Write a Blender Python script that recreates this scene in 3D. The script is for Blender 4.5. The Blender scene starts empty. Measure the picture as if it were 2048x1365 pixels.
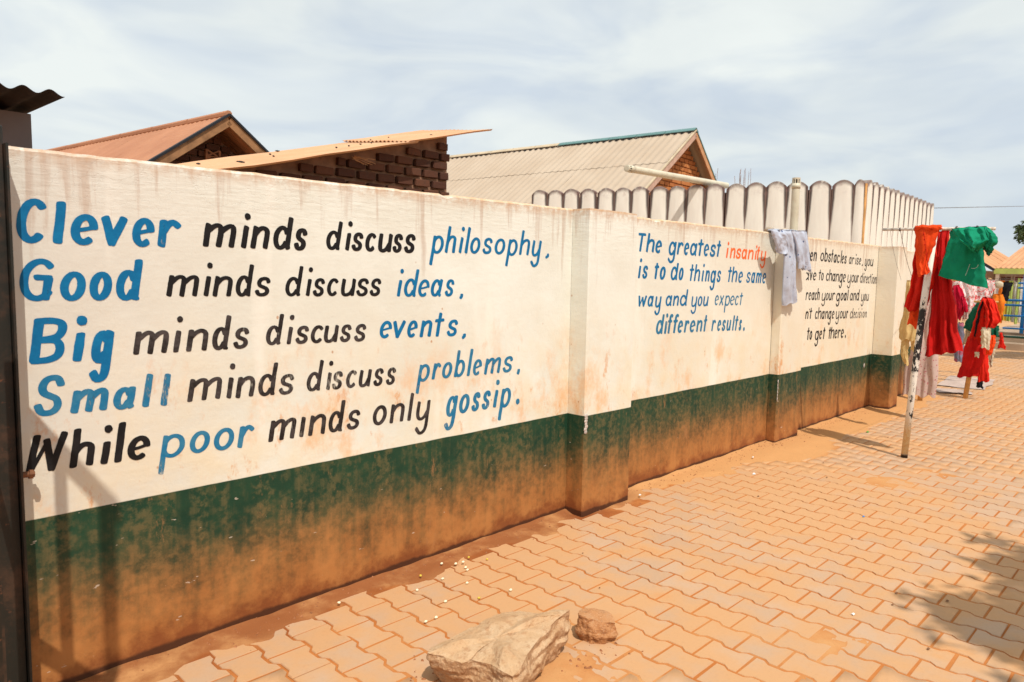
import bpy, bmesh, math, random
import numpy as np
from mathutils import Vector, Matrix, noise
R = math.radians
rnd = random.Random(7)
scene = bpy.context.scene
COL = scene.collection

# ---------------------------------------------------------------- camera
CAM = Vector((0.0, -3.057, 1.6))
yaw, pitch, roll = 0.77052359, -0.09344434, 0.01849594
fw = Vector((math.cos(yaw)*math.cos(pitch), math.sin(yaw)*math.cos(pitch), math.sin(pitch)))
rt = Vector((math.sin(yaw), -math.cos(yaw), 0.0))
up = rt.cross(fw)
r2 = math.cos(roll)*rt + math.sin(roll)*up
u2 = -math.sin(roll)*rt + math.cos(roll)*up
cam_d = bpy.data.cameras.new('camera')
cam = bpy.data.objects.new('camera', cam_d)
COL.objects.link(cam)
cam.matrix_world = Matrix(((r2.x, u2.x, -fw.x, CAM.x), (r2.y, u2.y, -fw.y, CAM.y), (r2.z, u2.z, -fw.z, CAM.z), (0, 0, 0, 1)))
cam_d.sensor_width = 36.0
cam_d.lens = 1451.05/2048*36
cam_d.clip_end = 2000
cam_d.dof.use_dof = True
cam_d.dof.focus_distance = 4.2
cam_d.dof.aperture_fstop = 4.5
scene.camera = cam

# ---------------------------------------------------------------- sky and sun
SUN_AZ, SUN_EL = 65.0, 58.0          # light travels towards +65 deg, falling 58 deg
world = bpy.data.worlds.new('World')
scene.world = world
world.use_nodes = True
wn, wl = world.node_tree.nodes, world.node_tree.links
wn.clear()
wout = wn.new('ShaderNodeOutputWorld')
bg = wn.new('ShaderNodeBackground')
sky = wn.new('ShaderNodeTexSky')
sky.sky_type = 'NISHITA'
sky.sun_disc = False
sky.sun_elevation = R(SUN_EL)
sky.sun_rotation = R(90 - (SUN_AZ + 180))
sky.air_density = 1.0
sky.dust_density = 2.0
bg.inputs['Strength'].default_value = 0.1
tc = wn.new('ShaderNodeTexCoord')
mp = wn.new('ShaderNodeMapping')
mp.inputs['Scale'].default_value = (1.0, 1.0, 3.2)
mp.inputs['Rotation'].default_value = (0.1, 0.05, 0.5)
wl.new(tc.outputs['Generated'], mp.inputs['Vector'])
n1 = wn.new('ShaderNodeTexNoise')
n1.inputs['Scale'].default_value = 2.1
n1.inputs['Detail'].default_value = 7
n1.inputs['Roughness'].default_value = 0.52
n1.inputs['Distortion'].default_value = 0.7
wl.new(mp.outputs[0], n1.inputs['Vector'])
cr = wn.new('ShaderNodeValToRGB')
cr.color_ramp.elements[0].position = 0.36
cr.color_ramp.elements[0].color = (0.84, 0.84, 0.84, 1)
cr.color_ramp.elements[1].position = 0.60
cr.color_ramp.elements[1].color = (0.97, 0.97, 0.97, 1)
wl.new(n1.outputs['Fac'], cr.inputs[0])
n2 = wn.new('ShaderNodeTexNoise')
n2.inputs['Scale'].default_value = 3.6
n2.inputs['Detail'].default_value = 4
n2.inputs['Distortion'].default_value = 0.6
wl.new(mp.outputs[0], n2.inputs['Vector'])
cr2 = wn.new('ShaderNodeValToRGB')
cr2.color_ramp.elements[0].position = 0.38
cr2.color_ramp.elements[0].color = (6.7, 7.5, 8.3, 1)
cr2.color_ramp.elements[1].position = 0.62
cr2.color_ramp.elements[1].color = (8.8, 9.3, 9.1, 1)
wl.new(n2.outputs['Fac'], cr2.inputs[0])
mx = wn.new('ShaderNodeMix')
mx.data_type = 'RGBA'
wl.new(cr.outputs[0], mx.inputs[0])
wl.new(sky.outputs[0], mx.inputs[6])
wl.new(cr2.outputs[0], mx.inputs[7])
wl.new(mx.outputs[2], bg.inputs[0])
wl.new(bg.outputs[0], wout.inputs[0])

sun_d = bpy.data.lights.new('sun', 'SUN')
sun_d.energy = 4.2
sun_d.angle = R(0.55)
sun_d.color = (1.0, 0.94, 0.85)
sun = bpy.data.objects.new('sun', sun_d)
COL.objects.link(sun)
sdir = Vector((math.cos(R(SUN_AZ))*math.cos(R(SUN_EL)), math.sin(R(SUN_AZ))*math.cos(R(SUN_EL)), -math.sin(R(SUN_EL))))
sun.rotation_euler = sdir.to_track_quat('-Z', 'Y').to_euler()
sun.location = (0, -8, 12)

scene.view_settings.view_transform = 'Standard'
scene.view_settings.look = 'None'
scene.view_settings.gamma = 1
scene.view_settings.use_curve_mapping = False
scene.view_settings.exposure = 0.0
scene.render.engine = 'CYCLES'
scene.cycles.max_bounces = 6
scene.cycles.transparent_max_bounces = 12

# ---------------------------------------------------------------- helpers
def link(o, parent=None):
    COL.objects.link(o)
    if parent is not None:
        o.parent = parent
    return o

def tag(o, label=None, cat=None, group=None, kind=None):
    if label: o['label'] = label
    if cat: o['category'] = cat
    if group: o['group'] = group
    if kind: o['kind'] = kind
    return o

def empty(name, loc=(0, 0, 0), rz=0.0):
    o = bpy.data.objects.new(name, None)
    o.empty_display_size = 0.2
    o.location = loc
    o.rotation_euler = (0, 0, rz)
    return link(o)

def mesh(name, verts, faces, mat=None, smooth=False, uvs=None):
    me = bpy.data.meshes.new(name)
    me.from_pydata([tuple(v) for v in verts], [], [tuple(f) for f in faces])
    if mat is not None:
        me.materials.append(mat)
    if smooth:
        me.polygons.foreach_set('use_smooth', [True]*len(me.polygons))
    if uvs is not None:
        l = me.uv_layers.new(name='UVMap')
        vi = np.empty(len(me.loops), dtype=np.int32)
        me.loops.foreach_get('vertex_index', vi)
        l.data.foreach_set('uv', np.asarray(uvs, dtype=np.float32)[vi].ravel())
    me.update()
    return me

def obj(name, me, parent=None, loc=None, rot=None):
    o = bpy.data.objects.new(name, me)
    if loc is not None: o.location = loc
    if rot is not None: o.rotation_euler = rot
    return link(o, parent)

class MB:
    def __init__(self):
        self.v, self.f = [], []
    def add(self, vs, fs):
        n = len(self.v)
        self.v += [tuple(v) for v in vs]
        self.f += [tuple(i+n for i in f) for f in fs]
    def box(self, lo, hi, M=None, c=0.0):
        x0, y0, z0 = lo; x1, y1, z1 = hi
        if c <= 0:
            vs = [(x0,y0,z0),(x1,y0,z0),(x1,y1,z0),(x0,y1,z0),(x0,y0,z1),(x1,y0,z1),(x1,y1,z1),(x0,y1,z1)]
            fs = [(0,3,2,1),(4,5,6,7),(0,1,5,4),(1,2,6,5),(2,3,7,6),(3,0,4,7)]
        else:
            vs = []
            for sx, X in ((1, x0), (-1, x1)):
                for sy, Y in ((1, y0), (-1, y1)):
                    for sz, Zc in ((1, z0), (-1, z1)):
                        vs += [(X, Y+sy*c, Zc+sz*c), (X+sx*c, Y, Zc+sz*c), (X+sx*c, Y+sy*c, Zc)]
            bm = bmesh.new()
            bv = [bm.verts.new(v) for v in vs]
            bmesh.ops.convex_hull(bm, input=bv)
            bm.verts.index_update()
            vs = [v.co[:] for v in bm.verts]
            fs = [[v.index for v in f.verts] for f in bm.faces]
            bm.free()
        if M is not None:
            vs = [tuple(M @ Vector(v)) for v in vs]
        self.add(vs, fs)
    def beam(self, a, b, w, h, upv=(0, 0, 1)):
        a, b = Vector(a), Vector(b)
        d = (b-a); L = d.length; d.normalize()
        s = d.cross(Vector(upv))
        if s.length < 1e-4: s = d.cross(Vector((0, 1, 0)))
        s.normalize(); t = s.cross(d)
        M = Matrix(((s.x, d.x, t.x, a.x), (s.y, d.y, t.y, a.y), (s.z, d.z, t.z, a.z), (0, 0, 0, 1)))
        self.box((-w/2, 0, -h/2), (w/2, L, h/2), M)
    def tube(self, pts, r, n=10, cap=True):
        pts = [Vector(p) for p in pts]
        rs = r if isinstance(r, (list, tuple)) else [r]*len(pts)
        base = len(self.v); ref = Vector((0.31, 0.2, 0.93))
        for i, p in enumerate(pts):
            d = (pts[min(i+1, len(pts)-1)] - pts[max(i-1, 0)]).normalized()
            s = d.cross(ref).normalized(); t = d.cross(s)
            for k in range(n):
                a = 2*math.pi*k/n
                self.v.append(tuple(p + (s*math.cos(a)+t*math.sin(a))*rs[i]))
        for i in range(len(pts)-1):
            for k in range(n):
                a = base+i*n+k; b = base+i*n+(k+1) % n
                self.f.append((a, b, b+n, a+n))
        if cap:
            self.f.append(tuple(base+k for k in range(n))[::-1])
            self.f.append(tuple(base+(len(pts)-1)*n+k for k in range(n)))
    def build(self, name, mat, parent=None, smooth=False, loc=None):
        return obj(name, mesh(name, self.v, self.f, mat, smooth), parent, loc)

def nz(x, y, z=0.0, s=1.0):
    return noise.noise(Vector((x*s, y*s, z*s)))

def fbm(x, y, z=0.0, o=4):
    return noise.fractal(Vector((x, y, z)), 1.0, 2.0, o)

# ---------------------------------------------------------------- material helpers
class NT:
    def __init__(self, name):
        self.m = bpy.data.materials.new(name)
        self.m.use_nodes = True
        self.t = self.m.node_tree
        self.n, self.l = self.t.nodes, self.t.links
        self.bsdf = self.n['Principled BSDF']
        self.out = self.n['Material Output']
    def new(self, t): return self.n.new(t)
    def set(self, sock, v):
        if hasattr(v, 'is_output') or isinstance(v, bpy.types.NodeSocket): self.l.new(v, sock)
        elif v is not None:
            if isinstance(v, tuple) and len(v) == 3 and sock.type == 'RGBA': v = (*v, 1)
            sock.default_value = v
    def pos(self):
        g = self.new('ShaderNodeNewGeometry'); return g.outputs['Position']
    def objc(self):
        g = self.new('ShaderNodeTexCoord'); return g.outputs['Object']
    def uv(self):
        g = self.new('ShaderNodeTexCoord'); return g.outputs['UV']
    def sep(self, v):
        s = self.new('ShaderNodeSeparateXYZ'); self.set(s.inputs[0], v); return s.outputs
    def map(self, v, sc=(1, 1, 1), loc=(0, 0, 0), rot=(0, 0, 0)):
        s = self.new('ShaderNodeMapping'); self.set(s.inputs[0], v)
        s.inputs['Scale'].default_value = sc; s.inputs['Location'].default_value = loc; s.inputs['Rotation'].default_value = rot
        return s.outputs[0]
    def noise(self, v, sc, det=4, rough=0.55, dist=0.0):
        s = self.new('ShaderNodeTexNoise'); self.set(s.inputs['Vector'], v)
        s.inputs['Scale'].default_value = sc; s.inputs['Detail'].default_value = det
        s.inputs['Roughness'].default_value = rough; s.inputs['Distortion'].default_value = dist
        return s.outputs['Fac']
    def vor(self, v, sc, feat='F1', out='Distance', rand=1.0):
        s = self.new('ShaderNodeTexVoronoi'); s.feature = feat; self.set(s.inputs['Vector'], v)
        s.inputs['Scale'].default_value = sc; s.inputs['Randomness'].default_value = rand
        return s.outputs[out]
    def math(self, op, a, b=None, c=None, clamp=False):
        s = self.new('ShaderNodeMath'); s.operation = op; s.use_clamp = clamp
        self.set(s.inputs[0], a)
        if b is not None: self.set(s.inputs[1], b)
        if c is not None: self.set(s.inputs[2], c)
        return s.outputs[0]
    def ss(self, v, a, b):   # smoothstep a->b : 0->1 (works with a > b too)
        s = self.new('ShaderNodeMapRange'); s.interpolation_type = 'SMOOTHSTEP'
        self.set(s.inputs[0], v)
        if (isinstance(a, (int, float)) and isinstance(b, (int, float)) and a > b):
            s.inputs[1].default_value = b; s.inputs[2].default_value = a
            s.inputs[3].default_value = 1; s.inputs[4].default_value = 0
        else:
            self.set(s.inputs[1], a); self.set(s.inputs[2], b)
        return s.outputs[0]
    def mix(self, f, a, b, mode='MIX'):
        s = self.new('ShaderNodeMix'); s.data_type = 'RGBA'; s.blend_type = mode
        self.set(s.inputs[0], f); self.set(s.inputs[6], a); self.set(s.inputs[7], b)
        return s.outputs[2]
    def ramp(self, v, stops):
        s = self.new('ShaderNodeValToRGB'); self.set(s.inputs[0], v)
        e = s.color_ramp.elements
        while len(e) > 1: e.remove(e[0])
        e[0].position = stops[0][0]; e[0].color = (*stops[0][1], 1)
        for p, c in stops[1:]:
            q = e.new(p); q.color = (*c, 1)
        return s.outputs[0]
    def bump(self, h, st=0.3, dist=0.01, nrm=None):
        s = self.new('ShaderNodeBump'); s.inputs['Strength'].default_value = st
        s.inputs['Distance'].default_value = dist; self.set(s.inputs['Height'], h)
        if nrm is not None: self.l.new(nrm, s.inputs['Normal'])
        return s.outputs[0]
    def fin(self, col, rough=0.8, nrm=None, spec=0.3, metal=0.0):
        b = self.bsdf
        self.set(b.inputs['Base Color'], col); self.set(b.inputs['Roughness'], rough)
        b.inputs['Specular IOR Level'].default_value = spec
        b.inputs['Metallic'].default_value = metal
        if nrm is not None: self.l.new(nrm, b.inputs['Normal'])
        return self.m

def simple(name, col, rough=0.7, var=0.12, sc=6.0, bump=0.1, dirt=None, spec=0.3):
    t = NT(name); p = t.pos()
    n = t.noise(p, sc, 5)
    c = t.mix(t.ss(n, 0.3, 0.7), tuple(x*(1-var) for x in col), tuple(min(1, x*(1+var)) for x in col))
    if dirt is not None:
        c = t.mix(t.math('MULTIPLY', t.ss(t.noise(p, sc*0.6, 6, 0.65), 0.5, 0.7), dirt[3]), c, dirt[:3])
    return t.fin(c, rough, t.bump(t.noise(p, sc*8, 4), bump, 0.004), spec)
# ================================================================ materials of the setting
def mat_wall():
    t = NT('painted_plaster'); p = t.pos(); x, y, z = t.sep(p)[0:3]
    n_big = t.noise(p, 1.1, 5, 0.6)
    n_mid = t.noise(p, 4.5, 6, 0.62)
    n_fine = t.noise(p, 26, 6, 0.65)
    streak = t.noise(t.map(p, (12, 12, 0.9)), 1.0, 6, 0.6)
    streak2 = t.noise(t.map(p, (24, 24, 1.6)), 1.0, 5, 0.6)
    low = t.ss(z, 1.65, 0.7)
    # cream whitewash, dustier and warmer towards the splash zone
    c = t.mix(t.ss(n_big, 0.35, 0.65), (0.665, 0.665, 0.585), (0.74, 0.76, 0.695))
    far = t.ss(x, 3.0, 8.5)
    c = t.mix(t.math('MULTIPLY', far, 0.55), c, (0.74, 0.62, 0.45))
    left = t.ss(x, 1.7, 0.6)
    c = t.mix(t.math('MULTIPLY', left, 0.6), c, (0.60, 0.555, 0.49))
    warm = t.math('MULTIPLY', low, t.ss(n_mid, 0.25, 0.75))
    c = t.mix(t.math('MULTIPLY', warm, 0.72), c, (0.72, 0.60, 0.40))
    # repainted whiter strips and patches
    strip = t.math('MULTIPLY', t.ss(t.noise(t.map(p, (3.5, 3.5, 0.5), (3, 0, 0)), 1.0, 3), 0.60, 0.68), 0.45)
    c = t.mix(strip, c, (0.82, 0.80, 0.72))
    # rusty mud blotches
    zone = t.math('MULTIPLY', t.ss(z, 1.45, 0.8), t.ss(z, 0.55, 0.7))
    b1 = t.ss(t.noise(t.map(p, (2.6, 2.6, 1.7), (7, 0, 2)), 1.0, 8, 0.72), 0.50, 0.66)
    b1 = t.math('MULTIPLY', b1, zone)
    c = t.mix(t.math('MULTIPLY', b1, 0.62), c, (0.72, 0.36, 0.12))
    b2 = t.ss(t.noise(t.map(p, (7, 7, 3.6), (1, 0, 5)), 1.0, 7, 0.75), 0.57, 0.68)
    c = t.mix(t.math('MULTIPLY', t.math('MULTIPLY', b2, zone), 0.75), c, (0.62, 0.27, 0.08))
    # small flecks
    fl = t.ss(t.vor(t.map(p, (1, 1, 0.8), (3, 0, 1)), 9.0), 0.075, 0.035)
    c = t.mix(t.math('MULTIPLY', t.math('MULTIPLY', fl, t.ss(n_mid, 0.45, 0.6)), 0.8), c, (0.45, 0.22, 0.10))
    # drip marks from the coping
    drip_len = t.math('MULTIPLY', t.ss(streak, 0.44, 0.76), 0.66)
    topz = t.math('SUBTRACT', 2.02, drip_len)
    drip = t.math('MULTIPLY', t.ss(t.math('SUBTRACT', z, topz), 0.0, 0.25), t.ss(streak2, 0.30, 0.62))
    c = t.mix(t.math('MULTIPLY', drip, 0.48), c, (0.42, 0.275, 0.19))
    edge = t.math('MULTIPLY', t.ss(z, 1.93, 2.02), t.ss(n_fine, 0.32, 0.62))
    c = t.mix(t.math('MULTIPLY', edge, 0.65), c, (0.50, 0.28, 0.14))
    top = t.ss(z, 2.005, 2.012)
    c = t.mix(t.math('MULTIPLY', top, 0.55), c, (0.62, 0.40, 0.22))
    # green band
    wob = t.math('MULTIPLY', t.math('SUBTRACT', t.noise(p, 3.0, 3), 0.5), 0.010)
    gz = t.math('ADD', z, wob)
    ga = t.ss(gz, 0.6775, 0.6735)
    g = t.mix(t.ss(n_mid, 0.3, 0.7), (0.007, 0.036, 0.019), (0.016, 0.056, 0.026))
    g = t.mix(t.math('MULTIPLY', t.ss(n_fine, 0.42, 0.62), t.ss(streak, 0.35, 0.6)), g, (0.085, 0.085, 0.036))
    # mud splash climbing the band, in ragged upright tongues
    climb = t.math('ADD', t.math('MULTIPLY', t.math('SUBTRACT', streak, 0.5), 0.26), t.math('MULTIPLY', t.math('SUBTRACT', n_mid, 0.5), 0.46))
    climb = t.math('ADD', climb, t.math('MULTIPLY', t.math('SUBTRACT', streak2, 0.5), 0.20))
    climb = t.math('ADD', climb, t.math('MULTIPLY', t.math('SUBTRACT', n_fine, 0.5), 0.50))
    h = t.math('SUBTRACT', z, climb)
    mud = t.ss(h, 0.66, 0.00)
    mudc = t.mix(t.ss(n_mid, 0.3, 0.7), (0.36, 0.130, 0.034), (0.43, 0.178, 0.052))
    mudc = t.mix(t.ss(z, 0.26, 0.62), mudc, (0.15, 0.105, 0.045))
    g = t.mix(mud, g, mudc)
    sc = t.ss(t.noise(t.map(p, (7, 7, 2.4), (9, 0, 0)), 1.0, 8, 0.78), 0.58, 0.66)
    g = t.mix(t.math('MULTIPLY', sc, 0.55), g, (0.36, 0.165, 0.065))
    # pale scrapes
    scr = t.ss(t.noise(t.map(p, (14, 14, 40), (2, 0, 0), (0, 0.9, 0)), 1.0, 3, 0.5), 0.72, 0.74)
    g = t.mix(t.math('MULTIPLY', scr, 0.6), g, (0.60, 0.50, 0.40))
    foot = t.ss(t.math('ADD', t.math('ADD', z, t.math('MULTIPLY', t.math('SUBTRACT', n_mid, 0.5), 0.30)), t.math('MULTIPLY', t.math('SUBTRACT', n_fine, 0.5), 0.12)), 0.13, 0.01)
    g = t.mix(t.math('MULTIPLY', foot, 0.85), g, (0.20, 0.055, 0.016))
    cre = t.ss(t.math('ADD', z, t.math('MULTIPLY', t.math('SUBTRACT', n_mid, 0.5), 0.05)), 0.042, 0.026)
    g = t.mix(t.math('MULTIPLY', cre, 0.85), g, (0.045, 0.017, 0.009))  # near-black line paints the shaded crevice along the wall foot
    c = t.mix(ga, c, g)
    hb = t.math('ADD', t.math('MULTIPLY', n_fine, 0.5), t.math('MULTIPLY', t.noise(t.map(p, (10, 10, 60)), 1.0, 4), t.math('ADD', 0.15, t.math('MULTIPLY', t.ss(z, 1.6, 1.95), 0.7))))
    crack = t.ss(t.vor(t.map(t.mix(0.25, p, t.noise(p, 3.0, 5, 0.7)), (1, 1, 2.2)), 9.0, 'DISTANCE_TO_EDGE'), 0.0, 0.010)
    crack = t.math('MAXIMUM', crack, t.ss(z, 1.88, 1.78))
    hb = t.math('ADD', hb, t.math('MULTIPLY', crack, 0.28))
    hb = t.math('ADD', hb, t.math('MULTIPLY', n_mid, 1.6))
    rough = t.mix(ga, (0.85,)*3, (0.62,)*3)
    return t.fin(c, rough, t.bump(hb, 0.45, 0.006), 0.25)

def mat_paver():
    t = NT('dusty_concrete_paver'); p = t.pos(); x, y, z = t.sep(p)[0:3]
    big = t.noise(p, 0.55, 4, 0.55, 0.3)
    mid = t.noise(p, 3.2, 6, 0.62)
    fine = t.noise(p, 60, 5, 0.65)
    ix = t.math('FLOOR', t.math('DIVIDE', t.math('SUBTRACT', x, 3.005), 0.164))
    iy = t.math('FLOOR', t.math('DIVIDE', t.math('ADD', t.math('ADD', y, 0.77), t.math('MULTIPLY', t.math('MODULO', t.math('ABSOLUTE', ix), 2.0), 0.1)), 0.2))
    cb = t.new('ShaderNodeCombineXYZ'); t.set(cb.inputs[0], ix); t.set(cb.inputs[1], iy)
    wn_ = t.new('ShaderNodeTexWhiteNoise'); t.set(wn_.inputs[0], cb.outputs[0])
    cell = wn_.outputs['Value']
    base = t.mix(cell, (0.435, 0.277, 0.170), (0.475, 0.315, 0.205))
    dust = t.ss(t.math('ADD', big, t.math('MULTIPLY', t.math('SUBTRACT', mid, 0.5), 0.9)), 0.34, 0.62)
    nearw = t.ss(y, -0.9, -0.1)
    dust = t.math('MAXIMUM', dust, t.math('MULTIPLY', nearw, t.ss(mid, 0.3, 0.6)))
    c = t.mix(t.math('MULTIPLY', dust, 0.8), base, (0.52, 0.280, 0.125))
    c = t.mix(t.math('MULTIPLY', t.ss(mid, 0.58, 0.75), 0.5), c, (0.52, 0.23, 0.08))
    c = t.mix(t.math('MULTIPLY', t.ss(fine, 0.5, 0.75), 0.16), c, (0.30, 0.16, 0.08))
    lowz = t.ss(z, -0.0016, -0.0045)
    c = t.mix(lowz, c, (0.43, 0.15, 0.038))
    return t.fin(c, 0.85, t.bump(t.math('ADD', fine, t.math('MULTIPLY', mid, 2.0)), 0.25, 0.003), 0.2)

def mat_dirt():
    t = NT('orange_dirt'); p = t.pos(); x, y, z = t.sep(p)[0:3]
    mid = t.noise(p, 3.2, 6, 0.62); fine = t.noise(p, 70, 6, 0.7); big = t.noise(p, 0.55, 4, 0.55, 0.3)
    c = t.mix(t.ss(mid, 0.3, 0.7), (0.40, 0.13, 0.030), (0.46, 0.175, 0.05))
    c = t.mix(t.ss(z, -0.003, 0.001), c, (0.52, 0.265, 0.105))
    damp = t.math('MULTIPLY', t.ss(y, -0.45, -0.12), t.ss(mid, 0.75, 0.45))
    c = t.mix(t.math('MULTIPLY', damp, t.math('MULTIPLY', t.ss(x, 4.6, 4.0), 0.85)), c, (0.22, 0.062, 0.018))
    c = t.mix(t.math('MULTIPLY', t.ss(fine, 0.55, 0.72), 0.35), c, (0.26, 0.10, 0.04))
    return t.fin(c, 0.9, t.bump(t.math('ADD', fine, mid), 0.5, 0.006), 0.15)

def mat_farground():
    t = NT('far_orange_ground'); p = t.pos()
    mid = t.noise(p, 0.7, 6, 0.6); fine = t.noise(p, 12, 5)
    c = t.mix(t.ss(mid, 0.3, 0.7), (0.50, 0.285, 0.14), (0.56, 0.36, 0.20))
    c = t.mix(t.math('MULTIPLY', t.ss(fine, 0.5, 0.7), 0.3), c, (0.42, 0.20, 0.08))
    return t.fin(c, 0.9, t.bump(fine, 0.3, 0.01), 0.15)

M_WALL, M_PAVER, M_DIRT, M_FAR = mat_wall(), mat_paver(), mat_dirt(), mat_farground()

# ================================================================ ground
gmb = MB()
gmb.add([(-300, -300, -0.07), (400, -300, -0.07), (400, 400, -0.07), (-300, 400, -0.07)], [(0, 1, 2, 3)])
tag(gmb.build('ground', M_FAR), kind='structure')

def smooth01(v, a, b):
    k = np.clip((v-a)/(b-a), 0, 1); return k*k*(3-2*k)

def grid_mesh(name, xs, ys, hf, mat):
    X, Y = np.meshgrid(xs, ys)
    n, m = X.shape
    Zv = np.array([hf(a, b) for a, b in zip(X.ravel(), Y.ravel())])
    co = np.stack([X.ravel(), Y.ravel(), Zv], 1)
    i = np.arange((n-1)*(m-1)); r, c = i//(m-1), i % (m-1)
    a = r*m+c
    F = np.stack([a, a+1, a+m+1, a+m], 1)
    me = bpy.data.meshes.new(name)
    me.vertices.add(len(co)); me.vertices.foreach_set('co', co.astype(np.float32).ravel())
    me.loops.add(F.size); me.loops.foreach_set('vertex_index', F.astype(np.int32).ravel())
    me.polygons.add(len(F)); me.polygons.foreach_set('loop_start', np.arange(0, F.size, 4, dtype=np.int32))
    me.materials.append(mat); me.update(calc_edges=True)
    me.polygons.foreach_set('use_smooth', [True]*len(F))
    return me

def dirt_h(x, y):
    h = -0.0046 + 0.0032*fbm(x*1.3+3, y*1.3, 0.0, 3) + 0.0012*fbm(x*14, y*14, 2.0, 3)
    # silt bank along the foot of the wall
    lim = -0.125 + 0.12*nz(x, 3.0, 0, 2.3) + 0.08*nz(x, y, 0, 7.0)
    if x > 4.4: lim += 0.02 - min(0.30, 0.10*(x-4.4))
    k = min(1, max(0, (y-(lim-0.10))/0.16)); k = k*k*(3-2*k)
    if x < 11.2:
        h += k*(0.0105 + 0.006*fbm(x*5, y*5, 4.0, 3))
        kk = min(1, max(0, (y+0.07)/0.07)); h += kk*kk*(0.012+0.012*nz(x, 1.0, 0, 4))
    # dusty drifts that bury the joints
    d = fbm(x*0.55+11, y*0.55-4, 1.0, 2)
    h += 0.0036*min(1, max(0, (d+0.02)*2.2))
    if 0.8 < x < 3.6:
        q = math.exp(-(((x-2.3)/0.9)**2+((y+1.35)/0.55)**2)); h += 0.0045*q
    # sand drift at the second pillar
    q = math.exp(-(((x-6.6)/0.5)**2+((y+0.28)/0.28)**2)); h += 0.018*q
    return h

pav = empty('pavement', (0, 0, 0)); tag(pav, kind='structure')
obj('bedding', grid_mesh('bedding', np.arange(0.4, 5.4, 0.0135), np.arange(-3.1, 0.03, 0.0135), dirt_h, M_DIRT), pav)
obj('bedding', grid_mesh('bedding', np.arange(5.38, 13.0, 0.045), np.arange(-7.0, 0.03, 0.045), dirt_h, M_DIRT), pav)
obj('bedding', grid_mesh('bedding', np.array([-6, 0.4]), np.array([-12, -8, -3.09]), lambda a, b: -0.0095, M_DIRT), pav)
obj('bedding', grid_mesh('bedding', np.array([0.4, 5.4]), np.array([-12, -8, -3.085]), lambda a, b: -0.0095, M_DIRT), pav)
obj('bedding', grid_mesh('bedding', np.array([5.4, 13.0]), np.array([-14, -8, -6.99]), lambda a, b: -0.0095, M_DIRT), pav)
obj('bedding', grid_mesh('bedding', np.array([12.95, 45]), np.array([-14, -8, 1.2]), lambda a, b: -0.0085, M_FAR), pav)
obj('bedding', grid_mesh('bedding', np.array([-6, 0.41]), np.array([-3.1, 0.03]), lambda a, b: -0.0095, M_DIRT), pav)

# interlocking pavers (200 x 165 mm double-T blocks)
PW, PL, DL = 0.164, 0.200, 0.0105
gap = 0.0054
def paver_outline(ins):
    hw, hl = PW/2-gap-ins, PL/2-gap*0.7-ins
    a, b = 0.062, 0.036
    R_ = [(hw+DL, hl), (hw+DL, a-ins*0.3), (hw-DL, b-ins*0.3), (hw-DL, -b+ins*0.3), (hw+DL, -a+ins*0.3), (hw+DL, -hl)]
    return R_ + [(-x, y) for x, y in R_[::-1]]
o1, o2 = paver_outline(0.0), paver_outline(0.0035)
pv = [(x, y, -0.014) for x, y in o1] + [(x, y, -0.0035) for x, y in o1] + [(x, y, 0.0) for x, y in o2]
n = 12
pf = [tuple(reversed((i, i+n, (i+1) % n+n, (i+1) % n))) for i in range(n)][:0]
pf += [(i+n, i+2*n, (i+1) % n+2*n, (i+1) % n+n) for i in range(n)]
pf += [tuple(range(2*n, 3*n))[::-1]]
pf = [tuple(reversed(f)) for f in pf]
pv2 = pv[n:]; pv2[:n] = [(x, y, -0.0058) for x, y, _ in pv2[:n]]
pf2 = [tuple(i-n for i in f) for f in pf]
pf2 = [tuple(reversed(f)) for f in pf2]
base_v = np.array(pv2)

def cam_uv(P):
    d = Vector(P)-CAM; zc = d.dot(fw)
    if zc < 0.05: return None
    return 1024+1451*d.dot(r2)/zc, 682.5-1451*d.dot(u2)/zc, zc

cells = []
for i in range(-18, 110):
    xc = 3.005 + PW*(i+0.5)
    off = -0.77 + (0.1 if i % 2 else 0.0)
    for k in range(-62, 12):
        yc = off + PL*(k+0.5)
        if xc > 20.2 or xc < 0.5: continue
        ymax = -0.07 if xc < 11.2 else 1.0
        for a, b in ((3.695, 4.221), (6.723, 7.253), (9.62, 9.93)):
            if a-0.1 < xc < b+0.1: ymax = -0.24
        if xc > 11.2 and xc < 12.0: ymax = -0.1
        if yc > ymax: continue
        r_ = cam_uv((xc, yc, 0))
        if r_ is None: continue
        mx_ = 260 if r_[2] < 9 else 160
        if -mx_ < r_[0] < 2048+mx_ and r_[1] < 1365+330:
            inview = 0 < r_[0] < 2048 and r_[1] < 1365
            cells.append((r_[2]+(0 if inview else 100), xc, yc))
cells.sort()
prng = random.Random(3)
pm = [mesh('paver', pv2, pf2, M_PAVER) for _ in range(1)][0]
rest = []
for j, (dd, xc, yc) in enumerate(cells):
    dz = prng.gauss(0, 0.0006); rx, ry = prng.gauss(0, 0.004), prng.gauss(0, 0.004)
    jx, jy, rz = prng.gauss(0, 0.0012), prng.gauss(0, 0.0012), prng.gauss(0, 0.008)
    if j < 300:
        o = obj('paver', pm, pav, (xc+jx, yc+jy, dz), (rx, ry, rz))
    else:
        rest.append((xc+jx, yc+jy, dz, rx, ry, rz))
A = np.array(rest)
V = np.repeat(base_v[None], len(A), 0)
cz, sz = np.cos(A[:, 5])[:, None], np.sin(A[:, 5])[:, None]
X = V[:, :, 0]*cz - V[:, :, 1]*sz + A[:, 0][:, None]
Y = V[:, :, 0]*sz + V[:, :, 1]*cz + A[:, 1][:, None]
Zz = V[:, :, 2] + A[:, 2][:, None] + V[:, :, 1]*A[:, 3][:, None] - V[:, :, 0]*A[:, 4][:, None]
co = np.stack([X, Y, Zz], 2).reshape(-1, 3)
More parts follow.
